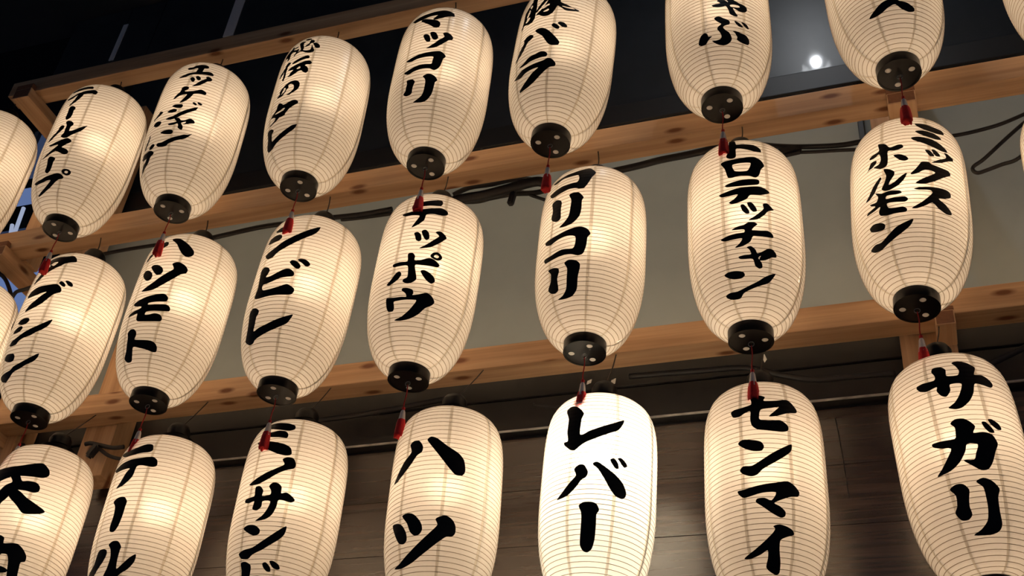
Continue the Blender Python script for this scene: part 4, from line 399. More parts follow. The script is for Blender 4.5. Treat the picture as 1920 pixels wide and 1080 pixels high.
        '-37.9,435.5 -36.1,435.5 -32.9,434.6 -29.4,433.9 -26.0,433.6 -22.9,433.5 -21.4,433.5 -19.5,433.6 -17.4,433.7 -15.3,434.1 -13.2,434.7 -11.1,435.4 -9.2,436.2 -7.4,437.0 -5.9,437.9 -4.5,438.8 -3.5,439.4 -1.8,440.4 -0.2,441.4 1.4,442.4 2.9,443.1 4.2,443.8 5.4,444.1 7.3,444.1 9.4,443.7 11.3,442.8 12.7,441.3 13.7,438.3 14.5,433.6 15.0,429.1 15.1,425.9 14.6,423.1 13.4,420.9 11.8,419.3 10.8,418.9 9.4,418.4 7.7,418.1 5.9,417.9 4.0,417.8 2.3,417.6 0.8,417.4 -0.7,417.1 -2.4,416.9 -4.3,416.5 -6.3,416.1 -8.3,415.9 -10.1,415.8 -11.8,415.8 -13.7,415.8 -15.9,415.8 -18.4,415.8 -21.0,416.3 -23.4,417.1 -25.5,418.3 -32.0,426.0 / -42.6,394.3 -40.4,393.8 -37.6,393.5 -34.8,393.8 -32.2,394.5 -29.7,395.5 -27.5,396.6 -25.6,397.6 -23.9,398.4 -22.3,399.0 -20.4,399.5 -18.4,400.1 -16.4,400.7 -14.5,401.3 -12.6,401.7 -10.9,402.2 -9.4,402.6 -8.0,402.7 -6.4,402.8 -4.6,402.8 -2.8,402.9 -1.0,402.9 0.7,403.0 2.3,403.1 3.8,403.3 5.1,403.4 6.4,403.7 7.8,404.0 9.4,404.4 11.0,404.8 12.6,405.2 14.1,405.6 15.4,405.9 16.6,406.1 17.6,406.0 19.4,404.7 21.2,402.4 22.7,399.7 23.8,397.1 24.4,393.9 24.9,389.7 25.1,385.6 24.9,382.6 24.3,380.9 23.1,379.4 21.7,378.5 20.1,378.1 19.1,378.1 17.7,378.4 16.1,378.9 14.3,379.6 12.5,380.2 10.8,380.9 9.4,381.4 8.2,381.8 6.3,382.0 4.6,382.0 3.0,381.1 1.9,379.1 1.6,377.3 1.4,374.9 1.2,371.9 1.1,368.6 1.0,365.0 0.8,361.5 0.7,358.2 0.4,355.3 0.0,352.8 -0.5,350.7 -1.2,348.3 -2.0,346.0 -3.0,343.5 -4.0,341.2 -5.0,338.9 -6.1,336.9 -7.1,335.2 -8.0,333.8 -9.3,332.2 -11.0,330.6 -13.0,329.2 -15.1,328.0 -17.1,327.3 -18.7,327.2 -19.7,327.7 -19.9,328.8 -19.5,330.7 -18.8,333.2 -17.8,336.0 -16.8,339.0 -15.9,341.9 -15.3,344.3 -14.8,346.5 -14.2,349.2 -13.6,352.3 -13.0,355.5 -12.4,358.6 -11.8,361.6 -11.3,364.2 -10.8,366.2 -9.7,369.5 -8.4,372.7 -7.4,375.3 -7.4,376.9 -8.3,377.3 -10.0,377.6 -12.1,377.6 -14.6,377.6 -17.0,377.7 -19.0,377.8 -21.3,377.8 -24.1,377.6 -27.2,377.7 -30.4,378.4 -33.1,379.7',
        '-16.9,290.8 -11.4,299.8 -2.5,299.1 2.8,286.4 2.6,272.6 2.5,249.6 0.7,223.0 -3.2,209.6 -9.0,212.3 -10.7,226.1 -9.9,253.0 -12.0,276.8',
        '-50.1,110.5 -39.9,121.4 -25.9,138.4 -20.5,167.2 -13.3,170.5 -7.4,166.5 -6.1,155.7 -9.7,140.2 -17.3,124.3 -27.8,108.4 / -5.8,178.7 -1.3,186.3 5.6,185.4 10.7,172.5 10.2,164.1 9.5,141.4 10.4,121.2 16.7,133.6 23.2,149.0 29.1,157.5 29.3,140.3 24.2,122.8 16.9,111.6 9.0,97.4 -0.7,90.2 -9.4,95.8 -2.8,122.3 -0.1,146.2 -2.0,167.4',
    ],
    '3c': [
        '-18.8,464.2 -17.9,464.8 -16.6,465.3 -14.8,465.9 -12.9,466.4 -10.9,467.0 -8.9,467.6 -7.1,468.0 -5.5,468.0 -4.0,467.7 -2.2,467.2 -0.2,466.6 1.8,465.9 3.8,465.2 5.6,464.6 7.4,464.1 8.9,463.5 10.1,463.0 11.9,462.1 13.8,460.7 15.8,459.3 17.5,457.7 19.0,456.3 19.9,454.9 21.0,451.2 21.4,446.6 21.1,443.1 20.3,441.3 19.0,439.6 17.3,438.4 15.5,437.7 14.5,437.7 13.3,437.8 11.8,438.0 10.2,438.4 8.5,439.0 6.7,439.6 5.0,440.4 3.4,441.1 2.1,441.7 0.5,442.5 -1.4,443.5 -3.5,444.6 -5.8,446.0 -8.1,447.7 -10.3,449.3 -12.2,451.0 -13.7,452.5 / -12.8,435.8 -11.9,436.2 -10.7,436.5 -9.1,436.8 -7.3,437.0 -5.4,437.4 -3.5,437.7 -1.7,438.0 -0.0,438.4 1.4,438.7 2.5,438.8 4.1,438.7 5.9,438.1 7.6,437.5 9.2,436.5 10.6,435.7 11.6,434.8 13.2,432.3 14.4,428.9 15.1,425.8 15.4,420.7 14.6,416.5 13.6,416.2 12.2,416.3 10.5,416.8 8.6,417.3 6.7,418.0 5.1,418.6 3.8,418.9 2.3,419.2 0.6,419.7 -1.3,420.2 -3.2,420.9 -5.1,421.7 -6.9,422.6 -8.4,423.5 -9.5,424.5 -12.8,430.6 / -24.7,415.4 -24.1,416.9 -21.8,417.1 -18.8,416.7 -15.9,415.8 -14.5,415.0 -12.8,414.1 -10.9,413.1 -8.9,412.0 -6.9,410.8 -5.0,409.7 -3.1,408.8 -1.5,407.9 -0.1,407.1 1.3,406.4 2.8,405.4 4.5,404.5 6.2,403.5 7.8,402.4 9.4,401.5 10.9,400.7 12.2,399.8 13.2,399.0 14.7,397.7 16.2,396.2 17.7,394.5 19.0,392.7 20.1,390.9 21.0,389.2 21.8,386.5 22.5,382.8 23.1,378.9 23.4,375.4 23.3,373.0 22.6,371.1 21.3,369.5 19.6,368.6 18.0,368.3 16.9,368.4 15.5,368.8 13.9,369.4 12.2,370.3 10.5,371.3 8.9,372.3 7.6,373.3 6.2,374.5 4.6,376.1 2.9,377.9 1.2,379.8 -0.4,381.6 -1.8,383.2 -3.3,384.8 -5.1,386.6 -7.1,388.6 -9.1,390.7 -11.1,392.9 -12.7,395.0 -14.9,398.3 -17.8,402.8 -20.8,407.7 -23.4,412.3',
        '15.0,357.6 15.5,359.6 16.7,361.6 18.0,363.2 19.3,364.2 20.4,364.4 21.9,364.6 23.5,364.3 25.0,363.9 26.1,362.9 27.0,361.0 28.0,358.3 28.9,355.1 29.6,351.9 30.0,349.4 30.2,346.4 30.2,343.1 29.8,339.9 29.1,337.5 28.3,336.2 27.0,335.0 25.5,333.9 24.0,332.8 22.4,331.7 21.2,330.7 20.3,329.6 19.2,328.6 18.1,327.3 16.9,326.0 15.7,324.6 14.6,323.2 13.5,321.9 12.4,320.5 11.6,319.5 10.6,317.9 9.6,316.4 8.4,314.6 7.2,313.0 6.0,311.2 4.8,309.5 3.7,308.0 2.7,306.7 1.8,305.6 0.7,304.4 -0.5,303.1 -1.8,301.8 -3.2,300.6 -4.6,299.4 -5.9,298.4 -7.2,297.8 -8.4,297.3 -9.9,297.2 -11.9,297.3 -14.1,297.8 -16.4,298.5 -18.6,299.5 -20.2,300.6 -21.0,301.6 -20.9,302.8 -20.1,304.3 -18.8,305.9 -17.2,307.7 -15.6,309.6 -14.0,311.4 -12.6,312.8 -11.6,313.9 -10.5,315.0 -9.2,316.2 -7.8,317.6 -6.4,318.9 -5.0,320.3 -3.6,321.7 -2.4,323.0 -1.2,324.3 -0.2,325.3 1.0,326.4 2.2,327.4 3.6,328.7 5.1,329.9 6.5,331.2 7.8,332.4 9.1,333.6 10.2,334.7 11.1,335.8 12.4,337.2 13.8,338.8 15.3,340.5 16.5,342.1 17.5,343.8 18.0,345.4 17.7,348.1 16.6,351.6 15.5,355.1',
        '-10.0,291.2 -4.3,291.3 0.7,278.7 0.6,265.3 9.4,267.7 9.5,277.5 6.4,289.0 9.6,297.8 15.5,296.6 20.1,287.3 20.9,271.7 25.8,275.1 32.0,268.3 36.2,259.0 32.5,251.6 23.9,254.6 19.3,253.6 18.7,238.1 15.7,218.4 9.1,206.8 -2.0,204.1 5.2,216.4 9.6,233.3 11.0,250.8 2.5,251.6 2.2,238.5 -2.2,229.8 -8.3,234.8 -8.3,245.7 -8.2,254.6 -15.2,252.3 -21.4,257.6 -21.1,265.4 -9.7,267.7 -9.9,279.8',
        '-16.0,190.9 -10.3,197.0 -1.1,194.2 5.5,182.7 4.9,172.6 -1.3,170.3 -8.7,178.4 / -18.8,134.9 -12.2,140.4 -0.5,143.2 11.0,158.1 21.3,175.2 32.7,195.0 32.5,176.2 28.0,162.6 19.6,148.8 10.6,136.3 0.4,127.3 -5.0,118.6 -14.1,121.3 -17.7,128.5',
        '-15.3,111.9 -8.6,113.7 -0.9,104.3 -1.0,89.1 -3.2,74.4 -6.7,48.3 -20.3,51.6 -15.4,77.2 -13.9,96.0 / 13.6,107.3 17.6,110.3 23.2,100.8 24.5,91.5 20.2,90.8 15.7,97.9 / 21.6,112.7 25.5,114.6 32.3,108.6 35.0,99.9 31.5,96.9 25.7,101.2 / -3.1,80.0 9.3,81.5 21.3,75.9 19.5,68.2 7.2,69.6 -3.3,72.5',
    ],
    '3d': [
        '-20.6,377.7 -20.1,380.3 -19.0,382.6 -17.7,384.2 -16.4,385.2 -14.9,385.3 -13.0,384.8 -11.1,383.8 -9.6,382.3 -8.5,380.1 -7.3,376.8 -6.1,373.1 -5.2,369.5 -4.6,366.7 -4.2,363.6 -4.2,359.9 -4.4,356.4 -4.8,353.7 -5.6,352.1 -6.7,350.4 -8.1,348.8 -9.4,347.1 -10.5,345.3 -11.1,343.8 -11.7,342.0 -12.4,339.9 -13.1,337.6 -13.8,335.3 -14.6,333.0 -15.3,330.8 -16.1,328.8 -16.7,327.3 -17.4,325.7 -18.2,323.8 -19.1,321.8 -20.1,319.8 -21.1,317.7 -22.1,315.8 -23.1,313.9 -24.1,312.3 -25.0,310.7 -25.7,309.5 -26.8,307.9 -27.9,306.1 -29.2,304.3 -30.5,302.5 -31.8,300.9 -33.0,299.5 -34.2,298.4 -35.1,297.8 -37.6,296.6 -40.2,296.7 -41.5,298.4 -41.3,299.5 -40.9,301.2 -40.3,303.1 -39.5,305.5 -38.7,307.9 -37.8,310.5 -36.9,313.0 -36.1,315.2 -35.4,317.2 -34.7,318.9 -34.0,320.9 -33.3,323.0 -32.4,325.2 -31.6,327.6 -30.7,330.0 -29.8,332.4 -29.0,334.7 -28.2,336.8 -27.5,338.8 -26.8,340.5 -26.0,342.1 -25.0,343.9 -24.0,345.6 -22.8,347.5 -21.7,349.4 -20.7,351.3 -19.7,353.2 -19.0,355.0 -18.4,356.6 -18.0,358.3 -17.9,361.2 -18.4,364.7 -19.1,368.5 -19.8,372.1 -20.4,375.3 / -0.4,380.8 -0.2,383.3 0.7,385.5 1.9,387.2 3.0,388.1 4.0,388.0 5.3,387.4 6.7,386.5 8.3,385.2 9.8,383.4 10.6,382.3 11.5,380.8 12.5,379.0 13.6,377.1 14.8,375.0 16.0,373.0 17.2,370.8 18.4,368.9 19.5,367.1 20.5,365.4 21.4,364.1 22.4,362.7 23.5,361.3 24.8,359.7 26.0,358.2 27.3,356.6 28.6,355.2 29.8,353.7 30.9,352.4 31.9,351.2 32.7,350.0 33.7,348.3 34.7,346.4 35.7,344.4 36.7,342.2 37.5,340.0 38.2,337.9 38.8,335.6 39.2,333.6 39.5,331.0 39.9,328.0 40.2,324.9 40.5,321.7 40.7,318.5 40.9,315.6 41.0,313.1 41.0,311.2 40.8,307.5 40.2,304.0 39.3,301.2 38.4,299.1 37.5,298.3 36.3,297.6 35.0,297.1 33.6,297.0 32.3,297.3 31.2,298.0 30.5,299.0 29.7,300.3 28.8,302.1 27.9,304.0 27.0,306.2 26.0,308.5 25.1,310.7 24.2,312.8 23.4,314.9 22.8,316.5 22.1,318.4 21.2,320.5 20.4,322.8 19.4,325.2 18.5,327.8 17.6,330.3 16.6,332.9 15.7,335.3 14.9,337.6 14.1,339.8 13.5,341.6 12.6,343.9 11.7,346.4 10.7,349.1 9.6,351.8 8.6,354.6 7.6,357.3 6.7,359.8 5.9,362.0 5.2,364.0 4.1,366.8 3.0,370.0 1.8,373.2 0.8,376.2 -0.0,378.8',
        '-34.6,196.0 -25.8,195.1 -19.2,186.2 -14.2,168.4 -13.3,152.8 -17.3,146.3 -23.6,150.9 -29.2,168.7 / -20.6,208.6 -13.5,212.0 -6.1,205.9 1.3,188.4 3.7,172.6 1.2,161.7 -4.6,160.1 -9.9,170.4 -13.7,189.3 / 16.3,193.2 20.4,199.4 26.4,202.6 32.9,194.9 36.5,182.7 37.0,167.7 33.9,159.0 28.5,157.3 21.9,146.6 9.7,126.0 -6.4,105.0 -21.6,97.6 -33.6,102.8 -23.5,109.3 -8.3,128.9 5.3,151.8 15.4,172.1 18.6,181.8',
    ],
    '3e': [
        '-23.7,432.3 -23.4,434.9 -22.5,437.3 -21.3,439.2 -20.1,440.6 -18.9,441.2 -17.5,441.2 -15.9,440.7 -14.1,439.6 -12.3,438.2 -10.8,436.2 -9.7,434.2 -8.3,431.4 -6.8,428.0 -5.4,424.6 -4.2,421.3 -3.3,418.3 -2.7,415.9 -2.6,413.3 -2.9,410.6 -3.5,407.6 -4.1,404.3 -4.5,400.4 -4.5,398.2 -4.6,395.3 -4.7,392.0 -4.8,388.3 -4.9,384.3 -5.0,380.3 -5.1,376.4 -5.1,372.7 -5.0,369.3 -4.9,366.5 -4.7,364.3 -4.4,362.9 -3.9,362.0 -3.0,361.9 -2.0,362.6 -0.8,363.7 0.5,365.1 1.7,366.7 3.0,368.4 4.2,369.9 5.2,370.9 6.1,371.6 7.0,372.4 8.1,373.4 9.3,374.4 10.4,375.4 11.7,376.6 12.9,377.7 14.0,378.8 15.2,379.9 16.2,380.9 17.1,381.9 18.0,382.8 19.1,383.8 20.2,384.9 21.4,386.1 22.6,387.3 23.9,388.7 25.1,390.0 26.3,391.2 27.4,392.4 28.3,393.5 29.2,394.5 30.5,396.1 32.0,398.1 33.6,400.2 35.2,402.2 36.6,403.9 37.7,405.0 38.4,405.4 38.6,403.5 38.2,399.4 37.4,394.7 36.6,390.9 36.0,388.3 35.2,385.2 34.3,382.1 33.3,379.0 32.2,376.6 31.4,375.2 30.3,373.7 29.1,372.1 27.8,370.6 26.4,369.1 25.1,367.6 23.8,366.2 22.7,364.9 21.9,363.9 20.9,362.8 19.8,361.6 18.6,360.3 17.4,359.0 16.2,357.6 15.0,356.4 13.9,355.2 12.8,354.1 11.8,353.1 10.9,352.2 9.9,351.2 8.7,350.0 7.5,348.8 6.2,347.5 4.9,346.4 3.7,345.3 2.6,344.1 1.6,343.2 0.7,342.3 -0.4,341.0 -1.5,339.3 -2.6,337.6 -3.6,336.0 -4.5,334.5 -5.3,333.2 -6.4,331.4 -7.6,329.2 -8.8,327.3 -9.8,326.4 -11.3,326.9 -13.1,328.5 -14.9,330.8 -16.1,333.0 -17.6,336.1 -19.3,339.7 -20.8,343.0 -21.8,345.5 -22.5,349.6 -22.1,352.2 -20.8,352.3 -18.9,352.2 -17.8,353.8 -17.8,355.7 -17.9,358.4 -18.2,361.8 -18.6,365.5 -19.0,369.4 -19.3,373.2 -19.4,376.5 -19.5,378.9 -19.4,381.8 -19.4,385.0 -19.3,388.5 -19.3,392.0 -19.2,395.6 -19.2,399.1 -19.2,402.3 -19.3,405.3 -19.4,407.8 -19.9,411.9 -20.7,416.3 -21.7,420.9 -22.7,425.4 -23.4,429.3',
        '-8.3,282.0 -4.0,291.0 1.4,289.9 5.8,272.9 3.9,260.8 -0.3,255.3 -5.1,240.3 -14.0,223.5 -26.0,219.9 -20.4,232.6 -12.0,252.7 -6.0,266.9 / 9.6,291.3 14.0,297.0 22.8,285.2 33.5,269.0 40.2,254.5 43.8,236.8 42.7,226.2 39.2,220.8 32.8,224.5 27.3,238.0 21.7,258.4 15.3,279.5 / 26.1,304.9 30.0,308.6 33.7,300.0 34.9,288.2 32.3,285.6 28.6,293.4 / 33.5,310.2 37.1,313.0 42.0,304.9 43.6,297.7 40.3,292.5 36.4,301.4',
        '-1.4,198.4 2.8,205.4 10.4,206.0 15.6,201.9 18.4,189.1 16.1,179.3 16.2,159.1 15.7,130.2 13.5,110.8 9.0,102.9 4.2,105.3 0.7,117.7 1.2,144.3 1.7,169.7 1.1,184.7',
    ],
    '3f': [
        '-22.4,401.8 -21.9,404.1 -20.6,405.7 -18.9,406.8 -18.0,407.0 -16.9,407.0 -15.6,407.1 -14.1,407.2 -12.7,407.4 -11.2,407.6 -9.9,407.8 -8.8,408.1 -7.9,408.5 -6.4,408.9 -5.0,409.6 -3.6,410.5 -2.5,411.5 -1.8,412.8 -1.5,415.6 -1.7,419.6 -2.2,423.7 -2.5,426.8 -3.6,431.3 -4.3,434.6 -3.6,436.3 -2.2,437.8 -0.7,438.3 0.2,438.0 1.4,437.5 2.7,436.6 4.0,435.8 5.2,435.0 6.2,434.2 7.4,433.5 8.7,432.5 9.9,431.4 11.0,430.3 11.6,429.1 11.2,426.0 10.1,422.3 10.2,419.8 10.8,419.4 11.8,419.2 13.0,419.2 14.4,419.3 15.8,419.5 17.4,419.8 18.8,420.2 20.1,420.7 21.3,421.0 22.3,421.5 23.5,422.2 24.9,423.1 26.3,424.0 27.7,425.0 29.0,426.0 30.3,426.7 31.4,427.4 32.2,427.6 33.5,427.4 34.7,426.4 35.7,424.9 36.7,423.2 37.5,421.5 38.2,419.9 39.0,417.9 39.9,415.4 40.8,413.0 41.6,410.6 42.2,408.6 42.5,407.0 42.6,402.8 41.1,399.5 40.2,398.6 38.8,397.7 37.2,396.9 35.5,396.1 33.9,395.2 32.5,394.3 31.5,393.4 30.3,392.2 29.0,390.9 27.7,389.5 26.3,388.1 25.0,386.7 23.8,385.5 22.7,384.6 21.8,383.8 20.4,383.0 18.8,382.2 17.2,381.5 15.8,381.1 14.7,381.2 14.3,381.8 14.5,382.9 15.2,384.8 16.2,387.1 17.4,389.7 18.6,392.2 19.7,394.6 20.4,396.4 21.6,399.2 23.0,402.1 23.9,404.7 24.2,406.1 23.6,406.2 22.7,405.7 21.4,404.8 20.0,404.0 18.5,403.0 17.3,402.3 16.4,401.9 15.3,401.5 14.0,401.1 12.7,400.6 11.3,400.1 10.0,399.6 8.9,399.1 7.9,398.4 7.2,397.7 6.4,395.5 5.9,392.3 5.6,388.7 5.4,385.4 5.3,382.9 5.1,379.7 5.2,376.5 5.9,374.4 6.6,373.7 7.5,373.3 8.7,372.9 9.9,372.6 11.3,372.3 12.6,372.2 13.8,372.1 14.9,372.1 15.8,372.2 16.9,372.4 18.1,372.8 19.3,373.2 20.6,373.6 21.8,373.9 23.0,374.3 24.0,374.4 24.9,374.2 25.9,373.4 27.0,372.2 28.1,370.7 29.2,369.0 30.1,367.2 30.9,365.6 31.4,364.2 31.9,361.7 32.1,358.5 31.9,355.4 31.4,353.1 30.6,351.4 29.3,349.8 27.6,348.5 25.8,347.5 25.1,347.3 24.1,347.2 23.1,347.1 21.9,347.1 20.7,347.1 19.4,347.2 18.1,347.3 16.8,347.4 15.6,347.7 14.5,347.9 13.5,348.1 12.7,348.3 11.6,348.6 10.5,348.8 9.3,349.1 8.1,349.5 6.9,349.8 5.7,350.3 4.7,350.7 3.8,351.3 3.0,351.8 1.9,353.2 0.8,355.0 -0.2,357.1 -1.1,359.2 -1.7,361.3 -2.2,363.7 -2.5,366.6 -2.8,370.0 -3.0,373.3 -3.1,376.4 -3.1,379.1 -3.0,382.8 -2.8,386.7 -2.6,390.5 -2.6,393.6 -2.8,395.4 -3.7,396.2 -5.1,395.5 -6.7,394.3 -8.0,393.1 -9.0,392.2 -10.0,390.8 -11.2,389.3 -12.4,388.0 -13.4,387.2 -14.5,387.0 -16.0,387.1 -17.5,387.4 -18.9,388.2 -19.9,389.2 -20.8,391.7 -21.6,395.3 -22.2,399.2',
        '-15.7,324.2 -11.5,332.1 -2.3,328.5 5.7,322.9 8.2,312.6 6.1,302.7 -1.2,302.7 -9.3,310.8 / -15.0,263.6 -11.7,272.0 -3.4,270.7 4.8,280.9 16.4,298.9 26.5,313.3 34.0,322.5 32.8,305.8 25.9,291.1 15.8,275.0 6.0,261.2 1.0,250.1 -4.7,247.7 -11.2,254.0',
        '-18.0,220.7 -11.9,221.5 2.1,226.9 16.4,232.3 27.8,237.9 34.4,230.3 38.6,219.3 37.1,209.2 30.4,206.1 22.0,198.0 14.7,189.5 20.2,183.1 24.6,173.4 24.0,164.4 19.8,161.0 11.9,169.6 4.2,182.4 -1.6,192.3 -0.1,199.3 6.2,200.3 12.4,194.9 16.7,211.8 4.9,210.8 -4.8,206.0 -12.4,204.1 -16.8,212.5',
        '13.0,143.5 18.8,147.7 26.4,144.2 31.6,138.9 32.6,130.7 26.4,125.4 19.4,117.2 18.5,97.2 19.6,77.9 19.0,58.3 14.8,53.0 7.4,59.3 3.7,67.5 6.3,83.6 6.5,98.2 -0.8,90.7 -10.9,85.4 -19.4,87.0 -15.2,92.2 -5.8,101.3 3.9,114.9 11.9,129.9 14.6,138.6',
    ],
    '3g': [
        '-29.1,405.8 -28.3,406.4 -27.1,406.9 -25.7,407.3 -24.2,407.7 -22.8,407.8 -21.9,407.8 -20.9,407.6 -19.7,407.3 -18.4,407.1 -17.0,407.0 -15.7,406.8 -14.5,406.8 -13.5,406.8 -12.6,407.0 -12.0,407.3 -10.9,409.6 -10.6,413.1 -10.7,416.4 -11.0,418.9 -11.8,422.3 -12.5,425.6 -12.9,428.3 -12.7,431.7 -12.0,435.3 -11.0,437.6 -10.2,438.0 -9.0,438.2 -7.7,438.1 -6.3,437.9 -5.1,437.5 -4.2,436.9 -3.2,435.7 -2.2,434.0 -1.3,431.9 -0.5,429.7 -0.0,427.6 0.0,424.9 -0.2,421.4 -0.5,417.7 -0.6,414.4 -0.2,412.2 0.4,411.6 1.3,410.9 2.5,410.6 3.7,410.3 5.0,410.1 6.3,410.2 7.5,410.4 8.5,410.7 9.2,411.1 10.2,413.1 10.9,416.2 11.4,419.7 11.5,422.6 11.3,424.9 10.9,427.7 10.3,430.6 9.7,433.3 9.2,435.5 8.2,438.4 7.1,441.3 6.9,443.5 7.5,444.7 8.7,446.0 10.2,447.2 11.7,448.1 13.1,448.4 13.9,448.2 14.9,447.7 16.0,447.1 17.2,446.3 18.4,445.4 19.5,444.6 20.5,443.7 21.4,442.8 22.3,441.6 23.4,440.2 24.5,438.5 25.6,436.7 26.6,434.9 27.3,433.1 27.7,431.4 27.4,428.1 26.6,423.9 25.6,419.4 24.8,415.7 24.7,413.3 25.3,412.6 26.4,412.6 27.8,413.1 29.4,413.6 30.9,414.1 32.0,414.0 32.9,413.4 33.9,412.3 35.0,411.1 36.0,409.7 37.1,408.3 37.9,407.0 38.6,405.8 39.4,403.9 40.2,401.5 40.9,398.9 41.3,396.5 41.5,394.6 40.3,389.8 38.1,386.2 37.3,386.1 36.2,386.3 35.0,386.7 33.7,387.3 32.4,388.0 31.2,388.6 30.2,389.0 29.1,389.4 27.7,390.1 26.2,390.7 24.8,391.1 23.6,391.0 22.7,390.1 22.2,388.6 21.7,386.2 21.3,383.2 20.9,379.9 20.5,376.5 20.1,373.1 19.7,370.2 19.2,367.7 18.6,365.2 17.9,362.4 17.2,359.5 16.3,356.5 15.5,353.8 14.7,351.3 13.9,349.2 13.1,347.3 12.1,345.3 11.0,343.1 9.9,341.1 8.8,339.2 7.9,337.6 7.0,336.5 5.9,335.3 4.6,334.5 3.4,333.9 2.1,333.6 1.1,333.6 0.1,333.9 -1.1,334.7 -2.4,335.7 -3.6,336.8 -4.4,338.0 -4.7,339.0 -4.4,340.2 -3.5,341.6 -2.3,343.2 -1.0,345.1 0.3,346.9 1.3,348.7 2.0,350.5 2.8,352.6 3.7,355.1 4.6,357.7 5.4,360.4 6.1,363.0 6.8,365.5 7.3,367.7 7.9,370.4 8.5,373.5 9.2,376.7 9.8,380.1 10.3,383.2 10.7,386.0 10.8,388.3 10.7,389.8 10.2,390.7 9.3,391.4 8.1,391.7 6.8,391.9 5.3,391.9 3.9,391.8 2.6,391.5 1.6,391.2 0.9,390.7 0.4,389.0 0.2,386.1 0.3,382.8 0.3,379.4 0.1,376.8 -0.4,374.8 -1.1,372.4 -1.9,369.9 -2.8,367.6 -3.6,365.8 -4.2,364.8 -5.2,364.6 -6.4,365.4 -7.6,367.0 -8.6,368.6 -9.2,370.5 -10.0,373.2 -10.7,376.3 -11.3,379.2 -11.6,381.4 -11.3,385.0 -10.6,388.6 -10.9,390.4 -11.5,390.4 -12.3,390.1 -13.4,389.5 -14.7,388.8 -16.0,388.1 -17.3,387.4 -18.6,386.9 -19.7,386.6 -20.5,386.6 -21.8,387.0 -23.2,388.1 -24.6,389.4 -25.8,390.8 -26.7,392.1 -27.8,395.0 -28.8,398.6 -29.4,401.4',
        '-25.4,271.7 -17.9,271.7 -5.6,270.4 -3.9,281.2 -3.5,294.7 -6.4,304.0 -2.0,311.9 5.5,311.4 10.7,302.6 13.6,292.5 10.8,279.1 19.4,280.9 26.9,276.4 30.2,258.1 26.3,239.9 21.6,216.8 16.4,201.9 10.2,200.3 3.8,210.5 -2.4,223.3 6.4,222.7 9.0,235.4 12.2,253.9 3.5,256.2 0.7,241.0 -5.6,220.9 -14.5,207.2 -27.2,203.0 -21.6,215.5 -15.1,233.4 -10.3,251.6 -19.2,257.3 -25.2,264.6 / 20.0,302.6 24.0,303.2 29.0,288.8 29.4,281.0 24.9,281.0 21.2,291.0 / 26.3,309.5 30.6,310.8 36.6,301.5 37.5,291.0 33.4,289.1 28.4,298.3',
        '-19.4,172.4 -12.7,179.2 -6.9,176.5 -3.2,164.6 -4.8,149.7 -6.1,133.4 -5.4,118.3 -9.7,110.0 -16.3,111.7 -20.1,126.4 -16.8,138.1 -15.5,157.9 / 3.8,178.3 10.3,185.0 17.4,178.9 22.7,163.7 20.1,146.4 19.8,120.0 20.6,97.6 16.7,84.7 7.3,78.8 -8.5,81.4 -0.4,89.5 7.0,104.2 9.4,126.6 9.5,149.9 8.7,167.0',
    ],
}

# ------------------------------------------------------------------ helpers
def link(o, parent=None):
    COL.objects.link(o)
    if parent is not None:
        o.parent = parent
    return o


def tag(o, label=None, cat=None, group=None, kind=None):
    if label:
        o['label'] = label
    if cat:
        o['category'] = cat
    if group:
        o['group'] = group
    if kind:
        o['kind'] = kind
    return o


def mesh_obj(name, me, mat, parent=None):
    if mat is not None and not me.materials:
        me.materials.append(mat)
    return link(bpy.data.objects.new(name, me), parent)


def from_bm(name, bm, smooth=False):
    me = bpy.data.meshes.new(name)
    bm.normal_update()
    bm.to_mesh(me)
    bm.free()
    if smooth:
        me.polygons.foreach_set('use_smooth', [True] * len(me.polygons))
    return me


def box_mesh(name, x0, x1, y0, y1, z0, z1, bevel=0.0):
    bm = bmesh.new()
    bmesh.ops.create_cube(bm, size=1.0)
    for v in bm.verts:
        v.co = Vector((x0 + (v.co.x + .5) * (x1 - x0), y0 + (v.co.y + .5) * (y1 - y0), z0 + (v.co.z + .5) * (z1 - z0)))
    if bevel:
        bmesh.ops.bevel(bm, geom=bm.edges[:], offset=bevel, segments=2, affect='EDGES', profile=0.6)
    return from_bm(name, bm)


def lathe(name, prof, seg=32, smooth=True, close_ends=True):
    """surface of revolution from (radius, height) pairs"""
    bm = bmesh.new()
    rings = []
    for r, z in prof:
        rings.append([bm.verts.new((r * math.cos(2 * math.pi * k / seg), r * math.sin(2 * math.pi * k / seg), z)) for k in range(seg)])
    for a, b in zip(rings, rings[1:]):
        for k in range(seg):
            bm.faces.new((a[k], a[(k + 1) % seg], b[(k + 1) % seg], b[k]))
    if close_ends:
        bm.faces.new(rings[0][::-1])
        bm.faces.new(rings[-1])
    bmesh.ops.recalc_face_normals(bm, faces=bm.faces)
    me = from_bm(name, bm, smooth)
    if smooth:
        try:
            me.set_sharp_from_angle(angle=math.radians(40))
        except Exception:
            pass
    return me


